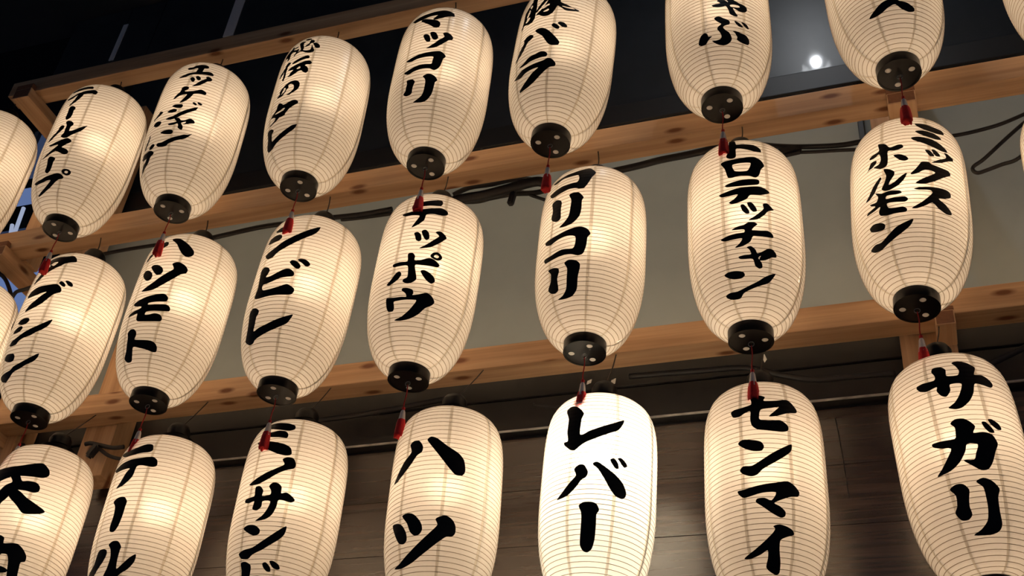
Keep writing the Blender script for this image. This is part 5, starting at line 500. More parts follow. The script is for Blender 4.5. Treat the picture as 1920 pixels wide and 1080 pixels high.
def tube_mesh(name, pts, rad, seg=8, smooth_path=4):
    """round tube along a path"""
    P = [Vector(p) for p in pts]
    if smooth_path > 1 and len(P) > 2:
        Q = []
        for i in range(len(P) - 1):
            p0 = P[max(i - 1, 0)]
            p1, p2 = P[i], P[i + 1]
            p3 = P[min(i + 2, len(P) - 1)]
            for k in range(smooth_path):
                t = k / smooth_path
                Q.append(0.5 * ((2 * p1) + (p2 - p0) * t + (2 * p0 - 5 * p1 + 4 * p2 - p3) * t * t + (3 * p1 - p0 - 3 * p2 + p3) * t ** 3))
        Q.append(P[-1])
        P = Q
    bm = bmesh.new()
    rings = []
    up = Vector((0.13, 0.2, 0.97))
    for i, p in enumerate(P):
        d = (P[min(i + 1, len(P) - 1)] - P[max(i - 1, 0)]).normalized()
        a = d.cross(up)
        if a.length < 1e-4:
            a = d.cross(Vector((1, 0, 0)))
        a.normalize()
        b = d.cross(a)
        r = rad[i * len(rad) // len(P)] if isinstance(rad, (list, tuple)) else rad
        rings.append([bm.verts.new(p + (a * math.cos(2 * math.pi * k / seg) + b * math.sin(2 * math.pi * k / seg)) * r) for k in range(seg)])
    for a, b in zip(rings, rings[1:]):
        for k in range(seg):
            bm.faces.new((a[k], a[(k + 1) % seg], b[(k + 1) % seg], b[k]))
    bm.faces.new(rings[0][::-1])
    bm.faces.new(rings[-1])
    bmesh.ops.recalc_face_normals(bm, faces=bm.faces)
    return from_bm(name, bm, True)


# ------------------------------------------------------------------ the setting
WALL_Y = 2.40                                # wall plane in front of the camera
XL, XR = -2.60, 1.6                          # the wall ends at a corner on the left
XF = -3.03                                   # the fascia under the soffit runs on a little further


def struct(name, me, mat, parent=None):
    o = mesh_obj(name, me, mat, parent)
    if parent is None:
        o['kind'] = 'structure'
    return o


M['plaster'] = plain('grey_plaster', (0.36, 0.415, 0.425), 0.85, noise=0.10, nscale=9.0, bump=0.15)
M['gloss'] = plain('black_gloss_panel', (0.032, 0.036, 0.042), 0.36, spec=0.45, noise=0.3, nscale=12.0)
_p = next(n for n in M['gloss'].node_tree.nodes if n.type == 'BSDF_PRINCIPLED')
_p.inputs['Coat Weight'].default_value = 0.35
_p.inputs['Coat Roughness'].default_value = 0.045
M['blackboard'] = plain('matt_black_board', (0.020, 0.018, 0.017), 0.55, noise=0.35, nscale=18.0)
M['trimblack'] = plain('black_trim', (0.022, 0.021, 0.022), 0.45)
M['strip'] = plain('pale_joint_strip', (0.72, 0.72, 0.74), 0.45)
M['ledge'] = plain('pale_edge_strip', (0.40, 0.38, 0.36), 0.6, noise=0.9, nscale=25.0)
M['soffit'] = plain('dark_soffit', (0.020, 0.020, 0.023), 0.8)
M['ground'] = plain('dark_paving', (0.045, 0.045, 0.048), 0.8, noise=0.3, nscale=6.0)


def siding():
    m, nt, out = new_mat('dark_wood_grain_siding')
    p = N(nt, 'ShaderNodeBsdfPrincipled')
    p.inputs['Roughness'].default_value = 0.25
    p.inputs['Specular IOR Level'].default_value = 1.0
    tc = N(nt, 'ShaderNodeTexCoord')
    mp = N(nt, 'ShaderNodeMapping')
    mp.inputs['Scale'].default_value = (2.2, 75, 75)
    nt.links.new(tc.outputs['Object'], mp.inputs['Vector'])
    nz = N(nt, 'ShaderNodeTexNoise')
    nz.inputs['Scale'].default_value = 1.0
    nz.inputs['Detail'].default_value = 7
    nz.inputs['Distortion'].default_value = 0.8
    nt.links.new(mp.outputs[0], nz.inputs['Vector'])
    r = N(nt, 'ShaderNodeValToRGB')
    r.color_ramp.elements[0].position = 0.30
    r.color_ramp.elements[0].color = (0.020, 0.012, 0.009, 1)
    r.color_ramp.elements[1].position = 0.72
    r.color_ramp.elements[1].color = (0.060, 0.038, 0.030, 1)
    nt.links.new(nz.outputs[0], r.inputs[0])
    nt.links.new(r.outputs[0], p.inputs['Base Color'])
    bp = N(nt, 'ShaderNodeBump')
    bp.inputs['Strength'].default_value = 0.25
    bp.inputs['Distance'].default_value = 0.002
    nt.links.new(nz.outputs[0], bp.inputs['Height'])
    nt.links.new(bp.outputs[0], p.inputs['Normal'])
    nt.links.new(p.outputs[0], out.inputs[0])
    return m


M['siding'] = siding()

struct('floor', box_mesh('floor', -7, 5, -5, 7, -0.1, 0.0), M['ground'])
CEIL_Z = 3.715 + H
struct('ceiling', box_mesh('ceiling', -7, 5, -2.6, WALL_Y + 0.06, CEIL_Z, CEIL_Z + 0.12), M['soffit'])

# back wall: plaster in the middle, brown siding below, black gloss panels above
wall = struct('wall_back', box_mesh('wall_back', XL, XR, WALL_Y + 0.02, WALL_Y + 0.2, 0.0, CEIL_Z), M['plaster'])
plaster_z0, plaster_z1 = 1.725 + H, 2.58 + H
mesh_obj('plaster_face', box_mesh('plaster_face', XL, XR, WALL_Y, WALL_Y + 0.02, plaster_z0, plaster_z1), M['plaster'], wall)
PZ0, PZ1 = 2.616 + H, 3.712 + H
xs = [XL, -2.238, -1.32, -0.41, 0.50, XR]
for a, b in zip(xs, xs[1:]):
    mesh_obj('black_panel', box_mesh('black_panel', a + 0.0015, b - 0.0015, WALL_Y - 0.004, WALL_Y + 0.02, PZ0, PZ1, 0.001), M['gloss'], wall)
fascia = struct('wall_upper', box_mesh('wall_upper', XF, XL, WALL_Y + 0.02, WALL_Y + 0.2, 3.25 + H, CEIL_Z), M['trimblack'])
for a, b_ in ((XF, -2.760), (-2.760, XL)):
    mesh_obj('black_panel', box_mesh('black_panel', a + 0.0015, b_ - 0.0015, WALL_Y - 0.004, WALL_Y + 0.02, 3.25 + H, PZ1, 0.001), M['gloss'], fascia)
for x, w, z0 in ((-2.760, 0.011, 3.40), (-2.238, 0.022, 3.39)):
    mesh_obj('joint_strip', box_mesh('joint_strip', x - w, x + w, WALL_Y - 0.008, WALL_Y - 0.004, z0 + H, 3.612 + H if w < .02 else PZ1, 0.001), M['strip'], fascia if x < XL else wall)
struct('trim_1', box_mesh('trim_1', XL, XR, WALL_Y - 0.022, WALL_Y + 0.01, 2.540 + H, 2.618 + H, 0.003), M['trimblack'])
# brown siding boards
siding_wall = struct('wall_lower', box_mesh('wall_lower', XL, XR, WALL_Y + 0.004, WALL_Y + 0.02, 0.0, 1.72 + H), M['blackboard'])
z = 1.505 + H
first = True
while z > 0.3:
    hgt = 0.145
    mesh_obj('plank', box_mesh('plank', XL, XR, WALL_Y - 0.012, WALL_Y + 0.004, z - hgt + 0.0012, z, 0.0006), M['siding'], siding_wall)
    z -= hgt
# black boards between the siding and the plaster, standing a little proud
for z0, z1, dy in ((1.520, 1.610, 0.030), (1.612, 1.705, 0.034), (1.707, 1.725, 0.036)):
    mesh_obj('black_board', box_mesh('black_board', XL, XR, WALL_Y - dy, WALL_Y + 0.004, z0 + H, z1 + H - 0.002, 0.002), M['blackboard'], siding_wall)
struct('trim_2', box_mesh('trim_2', XL, XR, WALL_Y - 0.036, WALL_Y - 0.031, 1.514 + H, 1.5185 + H, 0.001), M['ledge'])
# thin upright metal conduit on the plaster
mesh_obj('conduit', box_mesh('conduit', -0.040, -0.024, WALL_Y - 0.016, WALL_Y, 2.02 + H, 2.55 + H, 0.002), M['trimblack'], wall)

# ------------------------------------------------------------------ dark building beyond the corner on the left
nb = tag(link(bpy.data.objects.new('neighbour_building', None)), 'dark building with lit blue windows beyond the left end of the wall', 'building')
nb.location = (-6.0, 3.9, 0)
mesh_obj('facade', box_mesh('facade', -6.0, 3.1, -0.1, 0.25, 0.0, 11.0), plain('navy_cladding', (0.003, 0.003, 0.004), 0.9, spec=0.05), nb)
M['winframe'] = plain('pale_steel', (0.45, 0.47, 0.52), 0.4)
for wx, wz, ww, wh, em in ((-4.62, 4.238, 0.17, 0.12, 0.26), (-4.71, 3.84, 0.30, 0.20, 0.05), (-4.65, 4.45, 0.14, 0.36, 0.07), (-4.56, 3.24, 0.50, 0.48, 0.30)):
    w = mesh_obj('window_pane', box_mesh('window_pane', wx + 6.0, wx + ww + 6.0, -0.115, -0.10, wz + H, wz + wh + H), emitter('lit_window', (0.32, 0.48, 1.0), em), nb)
    mesh_obj('window_frame', box_mesh('window_frame', wx + 6.0 - 0.03, wx + 6.0, -0.14, -0.10, wz + H, wz + wh + H), M['trimblack'], w)
for (x0, z0), (x1, z1) in (((-4.524, 4.190), (-4.509, 4.012)), ((-4.552, 4.070), (-4.537, 4.012))):  # pale steel bars, no lamps: added emission stands in for light they reflect
    t = mesh_obj('glowing_bar', tube_mesh('glowing_bar', [(x0, 3.775, z0 + H), (x1, 3.775, z1 + H)], 0.011, 8, 1), emitter('bar_added_glow', (0.62, 0.72, 1.0), 0.42))
    tag(t, 'slanting pale steel bar with added glow between the two leftmost top lanterns', 'light', 'pale steel bars with added glow on the building at the left')

# ------------------------------------------------------------------ downlight in the soffit (mirrored in a black panel)
LAMP = Vector((-0.183, 1.466, CEIL_Z))
dl = tag(link(bpy.data.objects.new('ceiling_downlight', None)), 'round white ceiling downlight above the lantern rack', 'lamp')
dl.location = LAMP
mesh_obj('housing', lathe('housing', [(0.062, 0.0), (0.062, -0.035), (0.054, -0.038), (0.050, -0.012), (0.050, -0.004)], 32, True, False), plain('white_enamel', (0.7, 0.7, 0.7), 0.4), dl)
mesh_obj('bulb_face', lathe('bulb_face', [(0.016, -0.010), (0.014, -0.016), (0.009, -0.020), (0.001, -0.021)], 24), emitter('cool_white_lamp', (0.92, 0.96, 1.0), CEILING_LAMP_W), dl)

# ------------------------------------------------------------------ timber rack
def timber(name, x0, x1, y0, y1, z0, z1, mat, parent=None, dark_front=False):
    me = box_mesh(name, x0, x1, y0, y1, z0 + H, z1 + H, 0.0025)
    o = mesh_obj(name, me, M[mat], parent)
    if dark_front:
        me.materials.append(M['endgrain'])
        for p in me.polygons:
            if p.normal.y < -0.9 and p.area > 0.001:
                p.material_index = 1
    return o


BEAMS = [(1.890, 1.9455, 2.615, 2.675), (2.045, 2.101, 2.107, 2.175), (2.225, 2.288, 1.612, 1.676)]
BLAB = ['long pine beam above the top row of lanterns', 'long pine beam between the top and middle rows of lanterns',
        'long pine beam between the middle and bottom rows of lanterns']
for (y0, y1, z0, z1), lab in zip(BEAMS, BLAB):
    tag(timber('timber_beam', -2.536 if y0 < 2 else -2.80, 1.3, y0, y1, z0, z1, 'wood_x'), lab, 'beam', 'pine beams carrying the lanterns')
# wall posts with arms that run out under the beams; the arm ends show dark end grain in front of the beams
right_post = tag(timber('timber_post', -0.007, 0.110, 2.290, 2.362, 1.20, 2.95, 'wood_z'), 'pine wall post with arms behind the ミックスホルモン and サガリ lanterns', 'post')
left_post = tag(timber('timber_post', -2.505, -2.39, 2.290, 2.362, 1.3, 2.95, 'wood_z'), 'pine wall post with arms at the left end of the beams', 'post')
for par, x0, x1 in ((right_post, 0.036, 0.099), (left_post, -2.494, -2.432)):
    for e0, e1, yf, yb, z0, z1, ze in ((x0, x1, 1.874, 2.290, 2.576, 2.6145, 2.634), (x0, x1, 2.027, 2.290, 2.072, 2.1065, 2.124), (x0 + 0.034, x1 + 0.012, 2.208, 2.290, 1.574, 1.6115, 1.622)):
        arm = timber('arm', e0, e1, yf, yb, z0, z1, 'wood_y', par, True)
        timber('arm_tip', e0, e1, yf, yf + 0.0155, z1, ze, 'endgrain', arm)
timber('strut', -2.475, -2.42, 2.103, 2.160, 2.1065, 2.576, 'wood_z', left_post)
tag(timber('timber_post', -2.157, -2.056, 2.290, 2.362, 1.457, 1.99, 'wood_z'), 'short pine wall post behind the lowest beam, beside the テール lantern', 'post')

# ------------------------------------------------------------------ paper lanterns
R, L, RC, HC = 0.125, 0.46378, 0.04438, 0.02459
PB, QB, PT, QT = 2.3957, 2.05779, 5.6917, 3.0301
NR = 51                                      # turns of the bamboo rib
SUB = 4
AMP = 0.00035                                # how far the paper stands out between two turns


def base_r(z):
    t = np.clip(np.abs(z) / (L / 2), 0, 1)
    up = z > 0
    return RC + (R - RC) * np.clip(1 - t ** np.where(up, PT, PB), 0, 1) ** (1 / np.where(up, QT, QB))


_tt = np.sin(np.linspace(-1, 1, 6001) * math.pi / 2)
_zz = _tt * L / 2
_rr = base_r(_zz)
_ss = np.concatenate([[0], np.cumsum(np.hypot(np.diff(_zz), np.diff(_rr)))])
S_TOT = _ss[-1]


def prof_at(s):
    """radius, height, outward normal at arc length s along the profile (0 = bottom)"""
    z = np.interp(s, _ss, _zz)
    r = np.interp(s, _ss, _rr)
    e = 0.0015
    dz = np.interp(s + e, _ss, _zz) - np.interp(s - e, _ss, _zz)
    dr = np.interp(s + e, _ss, _rr) - np.interp(s - e, _ss, _rr)
    n = np.hypot(dz, dr) + 1e-12
    return r, z, dz / n, -dr / n             # normal = (radial, height)


def bulge(s):
    u = (s / S_TOT * NR) % 1.0
    return AMP * np.sin(math.pi * u) ** 0.8


def surf(theta, s, off=0.0):
    r, z, nr, nz = prof_at(s)
    h = bulge(s) + off
    rr = r + nr * h
    return rr * np.sin(theta), -rr * np.cos(theta), z + nz * h


SGRID = np.linspace(0, S_TOT, NR * SUB + 1)
# one gore of paper: 45 degrees, its first strip overlaps the neighbour
GORE_A = np.radians(np.array([0, 1.7, 3.4, 3.45, 9, 15, 21, 27, 33, 39, 45.0]))


def gore_mesh():
    verts, faces, mi = [], [], []
    na = len(GORE_A)
    for s in SGRID:
        for j, a in enumerate(GORE_A):
            off = 0.0002 if j < 3 else 0.0
            x, y, z = surf(a, s, off)
            verts.append((float(x), float(y), float(z)))
    for i in range(len(SGRID) - 1):
        for j in range(na - 1):
            q = i * na + j
            faces.append((q, q + 1, q + na + 1, q + na))
            mi.append(1 if j < 2 else 0)
    me = bpy.data.meshes.new('paper_panel')
    me.from_pydata(verts, [], faces)
    me.polygons.foreach_set('material_index', mi)
    me.polygons.foreach_set('use_smooth', [True] * len(faces))
    me.materials.append(M['paper'])
    me.materials.append(M['overlap'])
    me.update()
    return me


def rib_mesh():
    """the continuous rib winding round the lantern, seen as a fine line in every groove"""
    verts, faces = [], []
    seg = 64
    rad = 0.00055
    rings = []
    for k in range(1, NR):
        s = S_TOT * k / NR
        r, z, nr, nz = prof_at(s)
        ring = []
        for a in range(seg):
            th = 2 * math.pi * a / seg
            for b in range(4):
                ph = math.pi / 2 * b + math.pi / 4
                rr = r + rad * math.cos(ph) * 1.0 + 0.0001
                zz = z + rad * math.sin(ph)
                ring.append(len(verts))
                verts.append((float(rr * math.sin(th)), float(-rr * math.cos(th)), float(zz)))
        for a in range(seg):
            for b in range(4):
                i0 = ring[a * 4 + b]
                i1 = ring[a * 4 + (b + 1) % 4]
                i2 = ring[((a + 1) % seg) * 4 + (b + 1) % 4]
                i3 = ring[((a + 1) % seg) * 4 + b]
                faces.append((i0, i1, i2, i3))
    me = bpy.data.meshes.new('bamboo_rib')
    me.from_pydata(verts, [], faces)
    me.polygons.foreach_set('use_smooth', [True] * len(faces))
    me.materials.append(M['rib'])
    me.update()
    return me


def disc_with_holes(name, rad, z0, z1, holes, hr):
    pts, loops = [], []

    def circ(cx, cy, r, n):
        a = len(pts)
        for k in range(n):
            pts.append(Vector((cx + r * math.cos(2 * math.pi * k / n), cy + r * math.sin(2 * math.pi * k / n))))
        loops.append(list(range(a, a + n)))
    circ(0, 0, rad, 40)
    for hx, hy in holes:
        circ(hx, hy, hr, 14)
    v, e, f, ov, oe, of = delaunay_2d_cdt(pts, [], loops, 0, 1e-6)
    keep = [q for q, o in zip(f, of) if 0 in o and all(i == 0 for i in o)]
    bm = bmesh.new()
    lo = [bm.verts.new((p.x, p.y, z0)) for p in v]
    hi = [bm.verts.new((p.x, p.y, z1)) for p in v]
    for q in keep:
        bm.faces.new([lo[i] for i in q][::-1])
        bm.faces.new([hi[i] for i in q])
    for lp in loops:
        idx = [next(j for j, o in enumerate(ov) if i in o) for i in lp]
        for a, b in zip(idx, idx[1:] + idx[:1]):
            bm.faces.new((lo[a], lo[b], hi[b], hi[a]))
    bmesh.ops.recalc_face_normals(bm, faces=bm.faces)
    return from_bm(name, bm)


GORE = gore_mesh()
RIB = rib_mesh()
ZB = -L / 2
# bottom cap: a lacquered hoop with a recessed disc that has three vent holes
HOOP_B = lathe('cap_hoop', [(RC - 0.002, ZB + 0.004), (RC + 0.0025, ZB + 0.004), (RC + 0.0025, ZB - HC), (RC - 0.0015, ZB - HC), (RC - 0.002, ZB - HC + 0.004)], 48, True, False)
HOLES = [(0.0285 * math.sin(math.radians(a)), -0.0285 * math.cos(math.radians(a))) for a in (0, 120, 240)]
DISC_B = disc_with_holes('cap_disc', RC - 0.001, ZB - HC + 0.001, ZB - HC + 0.004, HOLES, 0.0070)
ZT = L / 2
CAP_T = lathe('top_cap', [(RC - 0.004, ZT - 0.004), (RC + 0.0025, ZT - 0.004), (RC + 0.0025, ZT + HC), (RC - 0.006, ZT + HC + 0.002), (0.012, ZT + HC + 0.003)], 48)
HOLDER = lathe('lamp_holder', [(0.020, ZT + HC), (0.020, ZT + HC + 0.010), (0.029, ZT + HC + 0.012), (0.030, ZT + HC + 0.030), (0.024, ZT + HC + 0.042), (0.012, ZT + HC + 0.048)], 24)
BULB_M = lathe('bulb', [(0.010, 0.070), (0.012, 0.050), (0.013, 0.030), (0.011, 0.014), (0.003, 0.006)], 10)
STEM = lathe('lamp_stem', [(0.013, 0.150), (0.013, ZT - 0.003)], 14)
PLUG = lathe('vent_plug', [(0.0001, -0.0012), (0.0062, -0.0010), (0.0072, 0.0), (0.0062, 0.0006), (0.0001, 0.0008)], 14)
CORD = tube_mesh('tassel_cord', [(0, 0, 0.002), (0.0012, 0.001, -0.02), (-0.0006, 0, -0.045), (0, 0, -0.068)], 0.0013, 6)
KNOT = lathe('knot', [(0.0005, 0.007), (0.004, 0.003), (0.0035, -0.003), (0.0005, -0.007)], 10)
SLEEVE = lathe('sleeve', [(0.0035, 0.0), (0.0055, -0.004), (0.0085, -0.030), (0.0095, -0.034)], 16)
RINGM = tube_mesh('ring', [(0.006 * math.cos(k * math.pi / 6), 0, 0.006 * math.sin(k * math.pi / 6)) for k in range(13)], 0.0008, 6, 1)


def skirt_mesh(seed):
    rnd = random.Random(seed)
    bm = bmesh.new()
    seg = 22
    prof = [(0.0082, -0.025), (0.0098, -0.034), (0.0108, -0.046), (0.0116, -0.060), (0.0113, -0.068)]
    jag = [rnd.uniform(-0.003, 0.003) for _ in range(seg)]
    fl = [1 + rnd.uniform(-0.10, 0.10) for _ in range(seg)]
    rings = []
    for i, (r, z) in enumerate(prof):
        rings.append([bm.verts.new((r * fl[k] * math.cos(2 * math.pi * k / seg), r * fl[k] * math.sin(2 * math.pi * k / seg), z + (jag[k] if i == len(prof) - 1 else 0))) for k in range(seg)])
    for a, b in zip(rings, rings[1:]):
        for k in range(seg):
            bm.faces.new((a[k], a[(k + 1) % seg], b[(k + 1) % seg], b[k]))
    c = bm.verts.new((0, 0, -0.062))
    for k in range(seg):
        bm.faces.new((rings[-1][k], rings[-1][(k + 1) % seg], c))
    bmesh.ops.recalc_face_normals(bm, faces=bm.faces)
    return from_bm('tassel_skirt', bm, True)


SKIRTS = [skirt_mesh(k) for k in range(4)]


def smooth_closed(pts, n=3):
    out = []
    m = len(pts)
    for i in range(m):
        p0, p1, p2, p3 = pts[i - 1], pts[i], pts[(i + 1) % m], pts[(i + 2) % m]
        for k in range(n):
            t = k / n
            q = []
            for c in (0, 1):
                m1 = (p2[c] - p0[c]) * 0.40
                m2 = (p3[c] - p1[c]) * 0.40
                a = 2 * t ** 3 - 3 * t * t + 1
                b = t ** 3 - 2 * t * t + t
                d = -2 * t ** 3 + 3 * t * t
                e = t ** 3 - t * t
                q.append(a * p1[c] + b * m1 + d * p2[c] + e * m2)
            out.append(tuple(q))
    return out


def ink_mesh(text):
    """a brush character as a thin film of ink following the ribbed paper; (angle, arc length) plane, triangulated"""
    pts, loops, holes = [], [], set()
    for i, s in enumerate(text.split('/')):
        s = s.strip()
        hole = s.startswith('h')
        if hole:
            s = s[1:].strip()
            holes.add(len(loops))
        poly = []
        for q in s.split():
            a, z = q.split(',')
            poly.append((math.radians(float(a)) * R, float(z) / 1000.0))
        if len(poly) < 45:
            poly = smooth_closed(poly)
        fine = []
        for k in range(len(poly)):
            a, b = poly[k], poly[(k + 1) % len(poly)]
            n = max(1, int(math.hypot(b[0] - a[0], b[1] - a[1]) / 0.0022))
            for j in range(n):
                fine.append((a[0] + (b[0] - a[0]) * j / n, a[1] + (b[1] - a[1]) * j / n))
        area = sum(p[0] * q[1] - q[0] * p[1] for p, q in zip(fine, fine[1:] + fine[:1]))
        if area < 0:
            fine.reverse()
        st = len(pts)
        pts += fine
        loops.append(list(range(st, st + len(fine))))
    us = [p[0] for p in pts]
    ss = [p[1] for p in pts]
    extra = []
    for s in SGRID:
        if min(ss) < s < max(ss):
            for u in np.arange(min(us), max(us), 0.006):
                extra.append((float(u) + 0.0013 * math.sin(s * 900), float(s)))
    allp = [Vector(p) for p in pts + extra]
    edges = [(a, c) for lp in loops for a, c in zip(lp, lp[1:] + lp[:1])]
    v, e, f, ov, oe, of = delaunay_2d_cdt(allp, edges, [], 0, 1e-7)
    cx = np.array([sum(v[i].x for i in q) / len(q) for q in f])
    cy = np.array([sum(v[i].y for i in q) / len(q) for q in f])
    keep = np.zeros(len(f), bool)
    for solid in (True, False):
        for n, lp in enumerate(loops):
            if (n not in holes) != solid:
                continue
            P = np.array([pts[i] for i in lp])
            Q = np.roll(P, -1, 0)
            wn = np.zeros(len(f), int)
            for (x1, y1), (x2, y2) in zip(P, Q):      # winding number of every triangle centre
                side = (x2 - x1) * (cy - y1) - (cx - x1) * (y2 - y1)
                wn += ((y1 <= cy) & (y2 > cy) & (side > 0)).astype(int)
                wn -= ((y1 > cy) & (y2 <= cy) & (side < 0)).astype(int)
            keep = (keep | (wn != 0)) if solid else (keep & (wn == 0))
    faces = [q for q, k in zip(f, keep) if k]
    V = []
    for p in v:
        x, y, z = surf(p.x / R, p.y, 0.0007)
        V.append((float(x), float(y), float(z)))
    used = sorted({i for q in faces for i in q})
    rm = {o: n for n, o in enumerate(used)}
    me = bpy.data.meshes.new('brush_character')
    me.from_pydata([V[i] for i in used], [], [[rm[i] for i in q] for q in faces])
    me.polygons.foreach_set('use_smooth', [True] * len(faces))
    me.materials.append(M['ink'])
    me.update()
    return me


WARM = (1.0, 0.715, 0.455)
WHITE = (1.0, 0.86, 0.64)
BULB_M.materials.append(plain('frosted_bulb_glass', (0.85, 0.83, 0.80), 0.4))


def bulb_light(parent, level, white, z):
    """the lamp itself: a glowing globe just round the frosted bulb"""
    ld = bpy.data.lights.new('bulb_glow', 'POINT')
    ld.color = WHITE if white else WARM
    ld.energy = BULB * level
    ld.shadow_soft_size = 0.034
    lo = bpy.data.objects.new('bulb_glow', ld)
    COL.objects.link(lo)
    lo.parent = parent
    lo.location = (0, 0, z)
    return lo


# label of each lantern, brightness of its bulb
INFO = {
    '1a': ('white paper lantern lettered テールスープ (teerusuupu), top row', 0.78),
    '1b': ('white paper lantern lettered ユッケジャン (yukkejan) with a second column on its left', 0.78),
    '1c': ('white paper lantern lettered 秘伝のタレ (hiden no tare), top row', 0.78),
    '1d': ('white paper lantern lettered マッコリ (makkori), top row', 0.78),
    '1e': ('white paper lantern lettered バラ (bara) below a cropped character, top row', 0.78),
    '1f': ('white paper lantern lettered ゃぶ, cropped by the upper edge', 0.78),
    '1g': ('white paper lantern showing only ヘ, cropped by the upper edge', 0.78),
    '2a': ('white paper lantern lettered アブシン (abushin), middle row', 0.92),
    '2b': ('white paper lantern lettered ハツモト (hatsumoto), middle row', 0.92),
    '2c': ('white paper lantern lettered シビレ (shibire), middle row', 0.92),
    '2d': ('white paper lantern lettered テッポウ (teppou), middle row', 1.0),
    '2e': ('white paper lantern lettered コリコリ (korikori), middle row', 1.0),
    '2f': ('white paper lantern lettered トロテッチャン (torotecchan), middle row', 1.0),
    '2g': ('white paper lantern lettered ミックスホルモン in two columns, middle row', 1.0),
    '3a': ('white paper lantern with two broad characters, bottom row at the left edge', 0.88),
    '3b': ('white paper lantern lettered テール (teeru), bottom row', 0.88),
    '3c': ('white paper lantern lettered ミノサンド (minosando), bottom row', 0.88),
    '3d': ('white paper lantern lettered ハツ (hatsu) alone, bottom row', 0.88),
    '3e': ('brightest, dazzling white paper lantern lettered レバー (rebaa), bottom row', 2.7),
    '3f': ('white paper lantern lettered センマイ (senmai), bottom row', 0.88),
    '3g': ('white paper lantern lettered サガリ (sagari), bottom row at the right', 0.88),
    '1z': ('paper lantern cut off by the left edge, top row', 0.78),
    '2z': ('sliver of a paper lantern at the left edge, middle row behind cables', 1.0),
    '1h': ('corner of a paper lantern at the upper right corner', 0.78),
    '2h': ('sliver of a paper lantern at the right edge, middle row', 1.0),
}
LANTERNS += [('1z', -2.53, 1.922, 2.272, 0, 0, 1, 20, 40), ('2z', -2.485, 2.062, 1.732, 0, 0, 1, 10, 80),
             ('1h', 0.43, 1.90, 2.271, 0, 0, 1, 30, 20), ('2h', 0.415, 2.07, 1.76, 0, 0, 1, 5, 60)]


def part(name, me, parent, loc=(0, 0, 0), rz=0.0):
    o = bpy.data.objects.new(name, me)
    COL.objects.link(o)
    o.parent = parent
    o.location = loc
    o.rotation_euler = (0, 0, rz)
    return o


for n_l, (key, x, y, z, ta, tb, size, seam, vent) in enumerate(LANTERNS):
    row = int(key[0]) - 1
    root = bpy.data.objects.new('paper_lantern', None)
    COL.objects.link(root)
    root.empty_display_size = 0.05
    root.matrix_world = Matrix.Translation((x, y, z + H)) @ Matrix.Rotation(tb, 4, 'X') @ Matrix.Rotation(ta, 4, 'Y')
    if size != 1:
        root.scale = (size, size, size * 1.02257)
    label, level = INFO[key]
    tag(root, label, 'lantern', 'paper lanterns hung in three rows')
    for k in range(8):
        part('paper_panel', GORE, root, rz=math.radians(seam + 45 * k))
    part('bamboo_rib', RIB, root)
    hoop = part('bottom_cap', HOOP_B, root)
    if not HOOP_B.materials:
        for me in (HOOP_B, DISC_B, CAP_T):
            me.materials.append(M['cap'])
        for me in (HOLDER, STEM):
            me.materials.append(M['holder'])
        PLUG.materials.append(M['plug'])
        RINGM.materials.append(M['ring'])
        CORD.materials.append(M['cord'])
        KNOT.materials.append(M['cord'])
        SLEEVE.materials.append(M['sleeve'])
        for me in SKIRTS:
            me.materials.append(M['tassel'])
    part('vent_disc', DISC_B, hoop, rz=math.radians(vent))
    for a in (0, 120, 240):
        t = math.radians(vent + a)
        part('vent_plug', PLUG, hoop, (0.0285 * math.sin(t), -0.0285 * math.cos(t), ZB - HC + 0.002))
    part('top_cap', CAP_T, root)
    part('lamp_stem', STEM, root)
    zb = 0.10 if key == '3e' else 0.065
    part('bulb', BULB_M, root, (0, 0, zb))
    bulb_light(root, level, key == '3e', zb - 0.012)
    part('lamp_holder', HOLDER, root)
    # hanger wire up to the beam
    y0, y1, z0, z1 = BEAMS[row]
    bpy.context.view_layer.update()
    inv = root.matrix_world.inverted()
    top = Vector((0, 0, ZT + HC + 0.040))
    hook = inv @ Vector((x, min(max(y, y0 + 0.010), y1 - 0.01), z0 + H + 0.002))
    wire = tube_mesh('hanger_wire', [top, (top + hook) / 2 + Vector((0.003, 0, 0)), hook], 0.0016, 6)
    wire.materials.append(M['wire'])
    part('hanger_wire', wire, root)
    # tassel: hangs plumb from the ring under the vent disc
    ring = part('ring', RINGM, root, (0, 0, ZB - HC - 0.005))
    if row < 2:
        tas = part('tassel', CORD, root, (0, 0, ZB - HC - 0.010))
        tas.rotation_euler = (root.matrix_world.to_3x3().normalized().inverted()).to_euler()
        part('knot', KNOT, tas, (0, 0, -0.062))
        part('sleeve', SLEEVE, tas, (0, 0, -0.066))
        part('tassel_skirt', SKIRTS[n_l % 4], tas, (0, 0, -0.066))
    for text in LETTERS.get(key, []):
        o = part('brush_character', ink_mesh(text), root)

